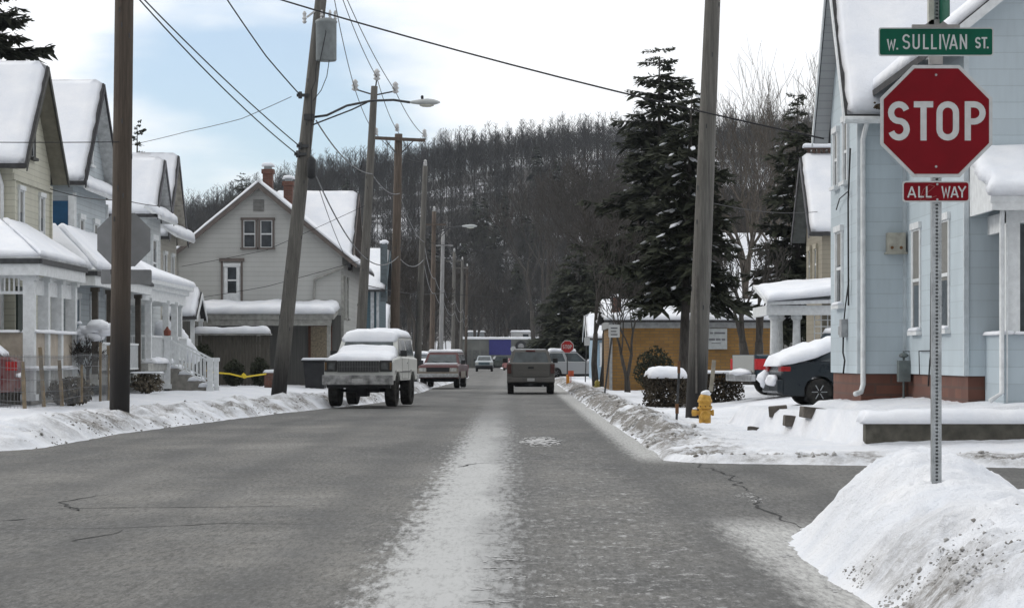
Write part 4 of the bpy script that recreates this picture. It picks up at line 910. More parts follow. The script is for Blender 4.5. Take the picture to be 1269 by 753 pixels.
far = [('utility_pole', 'brownish pole rising behind the left flank of the maroon off-roader', (535, 462), (538, 262), 165, M('brown_pole_wood')),
       ('utility_pole', 'pale grey pole next in line beyond the maroon off-roader', (546, 460), (549, 290), 190, M('pale_pole_wood', (.27, .27, .27), .9, .3, 3, stretch=(10, 10, .5))),
       ('utility_pole', 'thin far pole third from the end of the left row', (561, 458), (563, 312), 230, WOODGREY),
       ('utility_pole', 'thin far pole second from the end of the left row', (571, 456), (573, 322), 270, WOODGREY),
       ('utility_pole', 'smallest farthest pole of the left row, in front of the grey garage', (577, 455), (579, 330), 310, WOODPOLE)]
PT = []
for nm, lb, b, t, d, mt in far:
    b3, t3 = W(b[0], b[1], d), W(t[0], t[1], d); r_, f_ = pole(nm, lb, b3, t3, .19, .14, mt, basewood=False); PT.append((b3, t3, r_)); insul(r_, t3, 1.6)
    MB().bar(t3+Vector((-.8, -.15, -.9)), t3+Vector((.8, -.15, -.9)), .1).build('crossarm', mt, r_)
for i in (0,):
    b3, t3, r_ = PT[i]; k = t3+Vector((.1, 0, -1.6)); cobra(r_, [k, k+Vector((.9, 0, .5)), k+Vector((1.8, 0, .6))], [k+Vector((0, 0, -.5)), k+Vector((.9, 0, .45))], k+Vector((1.8, 0, .6)), 1, 1.2)

Rb, Rt = W(862, 520, 54), W(886, -70, 54)
pR, R_ = pole('utility_pole', 'tall grey weathered pole on the right, standing behind the yellow hydrant', Rb, Rt, .235, .165, WOODGREY)
MB().box(Rb.x-.02, Rb.x+.02, Rb.y-.27, Rb.y-.2, Rb.z+.6, Rb.z+3.2).build('ground_wire_guard', M('worn_conduit', (.12, .11, .10), .8), pR)

def wire(name, label, pts, sag=0, r=.012, cat='wire', group='overhead wires', mat=None):
    P = [Vector(p) for p in pts]; out = []
    for i in range(len(P)-1):
        n = 14
        for k in range(n):
            t = k/n; q = P[i].lerp(P[i+1], t); q.z -= 4*sag*t*(1-t)*(P[i+1]-P[i]).length/40; out.append(q)
    out.append(P[-1]); c = P[0]
    m = MB().tube(out, r, 5); o = m.build(name, mat or WIRE); return tag(o, label, cat, group)
wire('overhead_wire', 'long dark wire sagging across the whole sky to the blue corner house gable', [W(152, -62, 50.8), W(1021, 172, 47)], .55, .018)
wire('overhead_wire', 'upper of the twin wires running from the front pole to the leaning pole', [W(150, -30, 50.8), W(371, 181, 69.8)], .25, .017)
wire('overhead_wire', 'lower of the twin wires running from the front pole to the leaning pole', [W(150, -26, 50.8), W(368, 191, 69.8)], .4, .017)
wire('overhead_wire', 'kinked wire dropping from above to the leaning pole just under its transformer', [W(262, -30, 60), W(330, 70, 67), W(372, 118, 69.8)], .15, .019)
T1, T2, T3 = W(404, -58, 69.8), W(404, -62, 70), W(406, -58, 70.2)
f1_, f2_ = PT[0][1], PT[1][1]
tail = [PT[i][1]+Vector((0, 0, .1)) for i in range(5)]
for k, (lb, a, c_, d_, dx) in enumerate((('left primary wire strung along the tops of the left poles', T1, W(440, 111, 91), W(466, 166, 106.8), -.75), ('middle primary wire strung along the tops of the left poles', T2, W(467, 96, 91), W(492, 161, 106.8), 0), ('right primary wire strung along the tops of the left poles', T3, W(490, 113, 91), W(526, 168, 106.8), .75))):
    off = Vector((dx, 0, -.8 if dx else 0))
    wire('primary_wire', lb, [a, c_, d_, E1+Vector((dx*.3, 0, .25))]+[t+off for t in tail], .55, .014)
GC = M('frosted_cable', (.16, .165, .17), .7, .5, 2)
for k, (lb, y1, y2, y3, y4, zf) in enumerate((('upper communication cable looping from pole to pole on the left', 150, 216, 240, 300, 6.9), ('lower communication cable partly white with snow looping between the left poles', 205, 322, 318, 322, 5.9))):
    pts = [at_y(B0, B1, y1)+Vector((.25, -.1, 0)), at_y(C0, C1, y2)+Vector((.1, -.2, 0)), at_y(D0, D1, y3)+Vector((.1, -.2, 0)), at_y(E0, E1, y4)+Vector((.1, -.2, 0))]
    for b3, t3, _ in PT: q = b3+(t3-b3)*((zf-b3.z)/(t3.z-b3.z)); pts.append(q+Vector((.15, -.1, 0)))
    wire('communication_cable', lb, pts, .7, .022, mat=GC)
wire('service_wire', 'faint service wire from the leaning pole toward the left houses, upper one', [W(361, 120, 69.8), W(300, 147, 72), W(232, 163, 78), W(160, 180, 84)], .1, .010)
wire('service_wire', 'thin service wire crossing in front of the cream house roof', [W(-60, 176, 50), W(148, 176, 50.8)], .12, .010)
wire('service_wire', 'thin service wire from the front pole to the pale porch house', [W(150, 247, 50.8), W(232, 253, 88)], .12, .010)
wire('service_wire', 'thin service wire sloping over the blue-grey house front', [W(55, 232, 66), W(95, 243, 62), W(148, 248, 50.8)], .1, .012)
wire('service_wire', 'drop wire from the leaning pole toward the grey gable house eave', [W(385, 200, 69.8), W(428, 318, 96.8)], .3, .012)
wire('service_wire', 'drop wire from the third pole toward the grey gable house wall', [W(449, 322, 90.9), W(330, 355, 93), W(225, 372, 96)], .12, .010)
wire('service_wire', 'second drop wire crossing the grey gable house wall', [W(452, 255, 90.9), W(330, 310, 93), W(225, 330, 96)], .12, .010)
wire('service_wire', 'dark wire crossing low over the street before the hill', [W(450, 352, 107), W(549, 363, 150), W(700, 372, 165), W(880, 360, 160)], .2, .018)
wire('service_wire', 'upper thin wire crossing high over the street before the hill', [W(530, 300, 130), W(760, 330, 150), W(900, 330, 140)], .3, .014)
wire('service_wire', 'short wire running to the upper corner of the tan house', [W(876, 250, 54), W(1015, 262, 74)], .25, .010)

# ---------------------------------------------------------------- signs
def text_mesh(name, body, x0, x1, z0, z1, y, mat, parent, bold=.0, depth=.001, sp=1.0):
    """lettering as a thin mesh fitted into the rectangle x0..x1, z0..z1 on the plane y"""
    cu = bpy.data.curves.new(name, 'FONT'); cu.body = body; cu.size = 1; cu.offset = bold; cu.space_character = sp; cu.extrude = 0; cu.resolution_u = 4
    ob = bpy.data.objects.new(name, cu); col.objects.link(ob); bpy.context.view_layer.update()
    me = bpy.data.meshes.new_from_object(ob.evaluated_get(bpy.context.evaluated_depsgraph_get())); bpy.data.objects.remove(ob); bpy.data.curves.remove(cu)
    vs = np.array([v.co[:] for v in me.vertices]); mn, mx_ = vs.min(0), vs.max(0)
    off = OFF.get(parent.name, Vector((0, 0, 0)))
    for v in me.vertices:
        a = (v.co.x-mn[0])/(mx_[0]-mn[0]); b = (v.co.y-mn[1])/(mx_[1]-mn[1])
        v.co = Vector((x0+(x1-x0)*a, y, z0+(z1-z0)*b))-off
    me.materials.clear(); me.materials.append(mat)
    o = bpy.data.objects.new(name, me); col.objects.link(o); o.parent = parent; OFF[o.name] = off; return o
REFW = M('reflective_white', (.46, .47, .47), .45, .08, 20)
SIGNR = M('stop_red_sheeting', (.15, .002, .007), .55, .10, 6, spec=.15)
SIGNG = M('street_green_sheeting', (.003, .075, .045), .55, .10, 6, spec=.15)
def octagon(cx, cz, r, n=8):   # r = half width across flats
    R_ = r/math.cos(PI/8); return [(cx+R_*math.cos(PI/8+i*PI/4), cz+R_*math.sin(PI/8+i*PI/4)) for i in range(8)]
def rrect(x0, x1, z0, z1, r, k=5):
    P = []
    for cx, cz, a0 in ((x1-r, z1-r, 0), (x0+r, z1-r, 90), (x0+r, z0+r, 180), (x1-r, z0+r, 270)):
        for i in range(k+1): a = R(a0+90*i/k); P.append((cx+r*math.cos(a), cz+r*math.sin(a)))
    return P
d = 16.8
P0 = W(1161, 594, d); PX = P0.x
ss = thing('stop_sign', (PX, d, gz(PX, d)), 'large near red STOP sign with ALL WAY plaque and W. SULLIVAN ST. blade above', 'stop sign')
# perforated channel post, holes as real recesses
zt = ZZ(-25, d); zb_ = P0.z-.35; w = .033
m = MB(); m.box(PX-w, PX-w+.006, d, d+.062, zb_, zt); m.box(PX+w-.006, PX+w, d, d+.062, zb_, zt)
m.box(PX-w+.006, PX-.009, d, d+.006, zb_, zt); m.box(PX+.009, PX+w-.006, d, d+.006, zb_, zt); m.box(PX-w, PX+w, d+.056, d+.062, zb_, zt)
z = zb_
while z < zt: m.box(PX-.009, PX+.009, d, d+.006, z, z+.0125); z += .0254
m.build('post', METAL, ss)
c = W(1160, 150.5, d); r = 69.5/3000*d
sp_ = MB().prism(octagon(c.x, c.z, r), d-.012, d-.009, 'y').build('sign_panel', REFW, ss)
MB().prism(octagon(c.x, c.z, r-.024), d-.0145, d-.0122, 'y').build('red_field', SIGNR, sp_)
# lettering drawn as highway-gothic strokes
def stroke(m, pts, w, y0, y1, closed=False):
    """a flat ribbon of constant width along a polyline in x,z"""
    n = len(pts); L_, R__ = [], []
    for i, p in enumerate(pts):
        a = Vector(pts[i-1] if (i or closed) else p); b = Vector(pts[(i+1) % n] if (i < n-1 or closed) else p); p = Vector(p)
        d1 = (p-a).normalized() if (p-a).length > 1e-9 else (b-p).normalized(); d2 = (b-p).normalized() if (b-p).length > 1e-9 else d1
        n1 = Vector((-d1.y, d1.x)); n2 = Vector((-d2.y, d2.x)); k = (n1+n2).normalized(); k = k/max(.45, k.dot(n1)); L_.append(p+k*w/2); R__.append(p-k*w/2)
    o = len(m.v)
    for a, b in zip(L_, R__): m.v += [(a.x, y0, a.y), (b.x, y0, b.y)]
    rng_ = range(n if closed else n-1)
    for i in rng_: j = (i+1) % n; m.f.append((o+2*i, o+2*j, o+2*j+1, o+2*i+1))
def arc(cx, cz, rx, rz, a0, a1, n=10): return [(cx+rx*math.cos(R(a0+(a1-a0)*i/n)), cz+rz*math.sin(R(a0+(a1-a0)*i/n))) for i in range(n+1)]
def glyph(m, ch, x, z, w, h, t, y):
    a = t/2; l, r, b, tp = x+a, x+w-a, z+a, z+h-a; mx_ = x+w/2; mz = z+h/2
    cnt = [0]
    def S(pts, c=False): stroke(m, pts, t, y-.0003*cnt[0], y-.0003*cnt[0], c); cnt[0] += 1
    if ch == 'S':
        rx = w/2-a; rz = (h/2-a)/2+.0; up = tp-rz*1.0; lo = b+rz*1.0
        S(arc(mx_, up, rx, tp-up, 18, 180, 9)+arc(mx_, up, rx, up-mz, 180, 255, 4)[1:]+arc(mx_, lo, rx, mz-lo, 75, 0, 4)+arc(mx_, lo, rx, lo-b, 0, -162, 9)[1:])
    elif ch == 'T': S([(x, tp), (x+w, tp)]); S([(mx_, tp), (mx_, z)])
    elif ch == 'O':
        rx = w/2-a; rz = rx*1.0; S(arc(mx_, tp-rz, rx, rz, 0, 180, 10)+arc(mx_, b+rz, rx, rz, 180, 360, 10), True)
    elif ch == 'P':
        S([(l, z), (l, z+h)]); q = h*.27; c2 = tp-q+a*.3; rr_ = (tp-(mz-a*.2))/2; zc = tp-rr_
        S([(l, tp), (r-rr_, tp)]+arc(r-rr_, zc, rr_, rr_, 90, -90, 10)[1:]+[(l, tp-2*rr_)])
    elif ch == 'A': S([(x+a*.8, z), (mx_, z+h*.97)]); S([(mx_, z+h*.97), (x+w-a*.8, z)]); S([(x+w*.2, z+h*.28), (x+w*.8, z+h*.28)])
    elif ch == 'L': S([(l, z+h), (l, z)]); S([(l, b), (x+w, b)])
    elif ch == 'W': S([(x+a*.6, z+h), (x+w*.27, z+t*.2), (mx_, z+h*.8), (x+w*.73, z+t*.2), (x+w-a*.6, z+h)])
    elif ch == 'Y': S([(x+a*.8, z+h), (mx_, mz)]); S([(x+w-a*.8, z+h), (mx_, mz)]); S([(mx_, mz+a), (mx_, z)])
    elif ch == 'U': S([(l, z+h), (l, b+w/2-a)]+arc(mx_, b+w/2-a, w/2-a, w/2-a, 180, 360, 10)[1:]+[(r, z+h)])
    elif ch == 'I': S([(mx_, z), (mx_, z+h)])
    elif ch == 'V': S([(x+a*.8, z+h), (mx_, z+t*.3), (x+w-a*.8, z+h)])
    elif ch == 'N': S([(l, z), (l, z+h)]); S([(r, z), (r, z+h)]); S([(l, z+h-a), (r, z+a)])
    elif ch == '.': m.add([(x, y, z), (x+t, y, z), (x+t, y, z+t), (x, y, z+t)], [(0, 1, 2, 3)])
def px_text(par, name, items, py0, py1, d, y, t, mat):
    """items: (char, px0, px1) measured on the photograph"""
    m = MB()
    for it in items:
        ch, a, b = it[:3]; q0, q1 = (it[3], it[4]) if len(it) > 3 else (py0, py1)
        glyph(m, ch, XX(a, d), ZZ(q1, d), (b-a)*d/F, (q1-q0)*d/F, t*d/F, y)
    return m.build(name, mat, par)
px_text(sp_, 'lettering', [('S', 1100, 1127), ('T', 1132, 1156), ('O', 1160, 1188), ('P', 1195, 1221)], 126, 174.5, d, d-.0155, 7.6, REFW)
m = MB()
for py in (93, 206.5): p = W(1160, py, d-.016); m.lathe([(.0085, 0), (.0085, .004), (.004, .006)], (p.x, d-.020, p.z), 10, 'y')
m.build('bolt', METAL, sp_)
def plate(nm, a, b, c_, e, rad, fm, inset=.007, yy=d-.008):
    o = MB().prism(rrect(XX(a, d), XX(b, d), ZZ(e, d), ZZ(c_, d), rad), yy-.003, yy, 'y').build(nm, REFW, ss)
    MB().prism(rrect(XX(a, d)+inset, XX(b, d)-inset, ZZ(e, d)+inset, ZZ(c_, d)-inset, rad*.8), yy-.0052, yy-.0032, 'y').build('coloured_field', fm, o); return o
aw = plate('all_way_plaque', 1118, 1201.5, 224.5, 250.5, .02, SIGNR, .010)
px_text(aw, 'lettering', [('A', 1124, 1135), ('L', 1137.5, 1144.5), ('L', 1147, 1154), ('W', 1166.5, 1177), ('A', 1177.5, 1187.5), ('Y', 1186.5, 1197)], 231, 245, d, d-.0145, 1.95, REFW)
m = MB(); sc = [(1141, 243), (1144, 235), (1151, 229), (1158, 231), (1150, 238), (1143, 244), (1139, 249), (1148, 247), (1160, 243)]
stroke(m, [(XX(a, d), ZZ(b, d)) for a, b in sc], .0018, d-.0149, d-.0149); m.build('scratches', M('scratched_paint', (.36, .17, .15), .7), aw)
MB().lathe([(.008, 0), (.008, .004)], (PX, d-.02, ZZ(228.5, d)), 8, 'y').lathe([(.008, 0), (.008, .004)], (PX, d-.02, ZZ(247.5, d)), 8, 'y').build('bolt', METAL, aw)
bl = plate('street_name_blade', 1088.5, 1231, 34.5, 70, .016, SIGNG, .009, d-.006)
px_text(bl, 'lettering', [('W', 1099, 1109.5, 49, 62), ('.', 1110.5, 1112.5, 60, 62), ('S', 1118, 1127.5), ('U', 1130.5, 1139.5), ('L', 1143.5, 1150.5), ('L', 1153.5, 1160.5), ('I', 1163, 1166.5), ('V', 1167, 1177), ('A', 1176, 1186.5), ('N', 1189, 1198), ('S', 1208, 1215, 46.5, 60.5), ('T', 1216, 1223, 46.5, 60.5), ('.', 1222.5, 1224.5, 58.5, 60.5)], 43, 61.5, d, d-.0125, 2.15, REFW)
m = MB(); m.prism([(XX(1146, d), ZZ(31, d)), (XX(1174, d), ZZ(31, d)), (XX(1166, d), ZZ(25, d)), (XX(1154, d), ZZ(25, d))], d-.02, d+.02, 'y')
m.build('cross_bracket', M('bracket_metal', (.28, .27, .26), .5, .2, 9, metal=.4), ss)
MB().box(XX(1130, d), XX(1189, d), d-.02, d+.015, ZZ(34.8, d), ZZ(31, d)).build('blade_bracket', M('bracket_metal'), ss); MB().box(XX(1151, d), XX(1168, d), d-.018, d+.02, ZZ(80, d), ZZ(70.3, d)).build('blade_bracket', M('bracket_metal'), ss)
cb = MB(); yb0, yb1 = d-.40, d+.40; tw = math.tan(R(2.5))
cb.add([(PX-.004+.018, yb0, ZZ(30, d)), (PX+.000+.018, yb0, ZZ(30, d)), (PX+.000-.018+.04, yb1, ZZ(30, d)), (PX-.004-.018+.04, yb1, ZZ(30, d)),
        (PX-.004+.018, yb0, ZZ(-6, d)), (PX+.000+.018, yb0, ZZ(-6, d)), (PX+.000-.018+.04, yb1, ZZ(-6, d)), (PX-.004-.018+.04, yb1, ZZ(-6, d))], [(0,3,2,1),(4,5,6,7),(0,1,5,4),(1,2,6,5),(2,3,7,6),(3,0,4,7)])
cb.build('cross_street_blade', SIGNG, ss)
ex_ = MB().box(PX-.06, PX-.022, d-.02, d+.04, ZZ(31, d), ZZ(-8, d)); ex_.build('blade_clamp', M('pale_clamp', (.45, .45, .40), .5), ss)

# grey back of the sign behind the front pole
s2 = thing('stop_sign', (XX(153, 52), 52, gz(XX(153, 52), 52)), 'blank grey back of an octagonal sign half hidden by the front utility pole', 'stop sign')
GB = M('sign_back_metal', (.22, .225, .23), .5, .12, 3, metal=.3)
c = W(153.5, 297, 52); MB().prism(octagon(c.x, c.z, 33/3000*52), 52, 52.006, 'y').build('sign_panel', GB, s2)
MB().prism(rrect(XX(125, 52), XX(188, 52), ZZ(352, 52), ZZ(334, 52), .04), 52, 52.006, 'y').build('plaque', GB, s2)
MB().box(c.x-.035, c.x+.035, 51.93, 51.99, 0, ZZ(258, 52)).build('post', METAL, s2)

# far stop sign facing us
dd_ = 125; c = W(703, 429.5, dd_); s3 = thing('stop_sign', (c.x, dd_, gz(c.x, dd_)), 'small distant red STOP sign with orange base beside the next crossing', 'stop sign')
sp3 = MB().prism(octagon(c.x, c.z, .33), dd_-.02, dd_-.01, 'y').build('sign_panel', REFW, s3); MB().prism(octagon(c.x, c.z, .295), dd_-.03, dd_-.021, 'y').build('red_field', M('far_stop_red', (.34, .02, .02), .5), sp3)
m = MB()
for i, ch in enumerate('STOP'): glyph(m, ch, c.x-.24+i*.125, c.z-.10, .10, .20, .03, dd_-.034)
m.build('lettering', REFW, sp3)
MB().box(c.x-.03, c.x+.03, dd_, dd_+.05, 0, c.z+.3).build('post', DMETAL, s3)
MB().lathe([(.07, -.2), (.09, -.1), (.09, .42), (.05, .46)], (c.x+.03, dd_-.12, gz(c.x, dd_)), 10).build('orange_base', M('orange_plastic', (.55, .22, .03), .5), s3)
of = MB().box(XX(704, 124), XX(711, 124), 124, 124.03, ZZ(466, 124), ZZ(459, 124)).box(XX(707, 124), XX(708, 124), 124, 124.03, 0, ZZ(464, 124)).build('orange_marker', M('orange_red_board', (.45, .09, .04), .6))
tag(of, 'small orange-red marker board below the distant STOP sign', 'marker')
def plate_sign(name, label, px0, px1, py0, py1, d, pxb, pyb, face=REFW, lines=0, lean=0.0):
    s_ = thing(name, (XX(pxb, d), d, ZZ(pyb, d)), label, 'sign'); xc = XX((px0+px1)/2, d)
    bt = Vector((XX(pxb, d), d, ZZ(pyb, d)-.3)); tp_ = Vector((xc-.02, d, ZZ(py0, d)+.03)); MB().bar(bt, tp_, .06, .04).build('post', DMETAL, s_)
    pl_ = MB().prism(rrect(XX(px0, d), XX(px1, d), ZZ(py1, d), ZZ(py0, d), .03), d-.04, d-.03, 'y').build('sign_panel', face, s_)
    if lines:
        m = MB(); w_ = (px1-px0)*d/F
        for i in range(lines): zc = ZZ(py0+(py1-py0)*(i+1.1)/(lines+1), d); m.box(XX(px0, d)+w_*.2, XX(px1, d)-w_*(.2+.1*(i % 2)), d-.044, d-.041, zc-.02, zc+.02)
        m.build('worn_lettering', M('faded_print', (.10, .10, .11), .7), pl_)
    return s_
plate_sign('parking_sign', 'small white regulation sign on a leaning post at the yellow brick building corner', 754, 768, 402, 418, 82, 748, 487, lines=3)
plate_sign('parking_sign', 'small pale sign on a thin post between the far STOP sign and the cottage', 724, 731, 418, 428, 135, 725, 478)
ws_ = MB().box(XX(868, 99.9), XX(901, 99.9), 99.86, 99.93, ZZ(432.5, 99.9), ZZ(407, 99.9)).build('sign_board', M('weathered_sign_board', (.34, .36, .36), .6, .15, 5), yb)
m = MB(); rs = random.Random(3)
for py, segs, hh in ((412.5, [(876, 878), (880, 883.5), (885.5, 898.5)], 1.1), (420.5, [(874, 875.5), (878.5, 886), (887.5, 893), (894.5, 898.5)], 1.3), (425, [(882, 893)], .5)):
    for a, b in segs:
        x = a
        while x < b: wd = rs.uniform(.7, 1.3); m.box(XX(x, 99.86), XX(min(b, x+wd*.75), 99.86), 99.852, 99.858, ZZ(py+hh, 99.86), ZZ(py-hh, 99.86)); x += wd
m.build('worn_lettering', M('faded_print'), ws_)

# ---------------------------------------------------------------- hydrant and stakes
def hydrant(label, x, y, z, s=1.0, mat=None, capsnow=True):
    Y = mat or M('hydrant_yellow', (.50, .27, .04), .45, .3, 9, c2=(.62, .36, .07))
    h = thing('fire_hydrant', (x, y, z), label, 'fire hydrant', 'fire hydrants')
    MB().lathe([(a*s, b*s) for a, b in [(.15, -.3), (.15, .02), (.135, .04), (.135, .34), (.138, .35), (.165, .36), (.165, .40), (.14, .41), (.14, .50), (.165, .51), (.165, .55), (.15, .57), (.135, .63), (.09, .69), (.03, .70), (.03, .74), (.015, .75)]], (x, y, z), 20).build('barrel', Y, h, smooth=False)
    n1 = MB().lathe([(.07*s, -.29*s), (.075*s, -.25*s), (.075*s, -.19*s), (.055*s, -.18*s), (.055*s, -.08*s)], (x, y, z+.27*s), 12, 'x').lathe([(.02*s, -.30*s), (.02*s, -.27*s)], (x, y, z+.27*s), 5, 'x'); n1.build('hose_nozzle', Y, h)
    n2 = MB().lathe([(.055*s, .08*s), (.055*s, .15*s), (.07*s, .16*s), (.07*s, .2*s)], (x, y, z+.27*s), 12, 'x'); n2.build('hose_nozzle', Y, h)
    n3 = MB().lathe([(.10*s, -.24*s), (.11*s, -.22*s), (.11*s, -.15*s), (.08*s, -.14*s), (.08*s, -.06*s)], (x, y, z+.22*s), 14, 'y').lathe([(.025*s, -.27*s), (.025*s, -.24*s)], (x, y, z+.22*s), 5, 'y'); n3.build('pumper_nozzle', Y, h)
    m = MB()
    for i in range(8): a = 2*PI*i/8; m.lathe([(.014*s, 0), (.014*s, .03*s)], (x+.15*s*math.cos(a), y+.15*s*math.sin(a), z+.395*s), 6)
    m.build('flange_bolts', M('dark_rust', (.08, .05, .03), .8), h)
    if capsnow:
        MB().blob((x+.02, y, z+.70*s), (.12*s, .12*s, .075*s), 5, .2, 2).build('snow_cap', SNOW, h, smooth=True); MB().blob((x-.22*s, y, z+.36*s), (.06*s, .05*s, .03*s), 5, .2, 2).build('snow_cap', SNOW, h, smooth=True)
    return h
hp_ = W(873.5, 523, 50); hydrant('yellow fire hydrant capped with snow beside the tall right pole', hp_.x, hp_.y, hp_.z-.05, .92)
MB_h = MB()
hp2 = W(740, 484, 110); hydrant('small distant dull yellow hydrant near the yellow brick building corner', hp2.x, hp2.y, hp2.z-.05, .75, M('dull_yellow', (.26, .22, .05), .7), False)
def stake(name, label, p, q, w, mat, cat='stake', group=None):
    return tag(MB().bar(p, q, w).build(name, mat), label, cat, group)
st_ = thing('hydrant_marker', W(839, 522, 51), 'dark thin steel marker rod standing in snow left of the tall right pole', 'marker')
MB().bar(W(838, 528, 51), W(842, 450, 51), .05, .03).build('rod', DMETAL, st_); MB().box(XX(837, 51), XX(841, 51), 50.95, 51.05, ZZ(512, 51), ZZ(500, 51)).build('clip', M('rust'), st_); MB().box(XX(839.5, 51), XX(843, 51), 50.97, 51.03, ZZ(462, 51), ZZ(447, 51)).build('clip', M('rust'), st_)
stake('wooden_stake', 'weathered wooden stake leaning behind the hydrant right of the tall pole', W(881, 485, 58), W(885, 446, 58), .09, M('old_stake_wood', (.24, .22, .18), .9))
fz = [(30.5, 502, 448), (54.5, 500, 430), (77, 499, 446), (101, 494, 452), (124, 493, 424), (134, 492, 428)]
wf = thing('wire_fence', W(78, 500, 53), 'temporary wire mesh fence on rough wooden stakes along the left lawn', 'fence')
tops = []
for i, (px, pb, pt_) in enumerate(fz):
    dq = 52+8*i/5; lean = (-4, -8, -6, 0, 1, 0)[i]; p, q = W(px, pb+4, dq), W(px+lean*.6, pt_, dq); tops.append((px, dq, p, q))
    MB().bar(p, q, .075 if i < 3 else .06).build('stake', M('rough_stake_wood', (.20, .16, .11), .9, .3, 5), wf)
m = MB()
pts0 = [W(-40, 503, 50)]+[t[2] for t in tops]; 
for i in range(len(pts0)-1):
    a, b = pts0[i], pts0[i+1]; n = 16
    for k in range(n): q = a.lerp(b, k/n); m.bar(q, q+Vector((0, 0, 1.15)), .008)
    for z_ in (.15, .35, .6, .85, 1.1): m.bar(a+Vector((0, 0, z_)), b+Vector((0, 0, z_)), .010)
m.build('wire_mesh', M('thin_grey_wire', (.16, .165, .17), .7), wf)

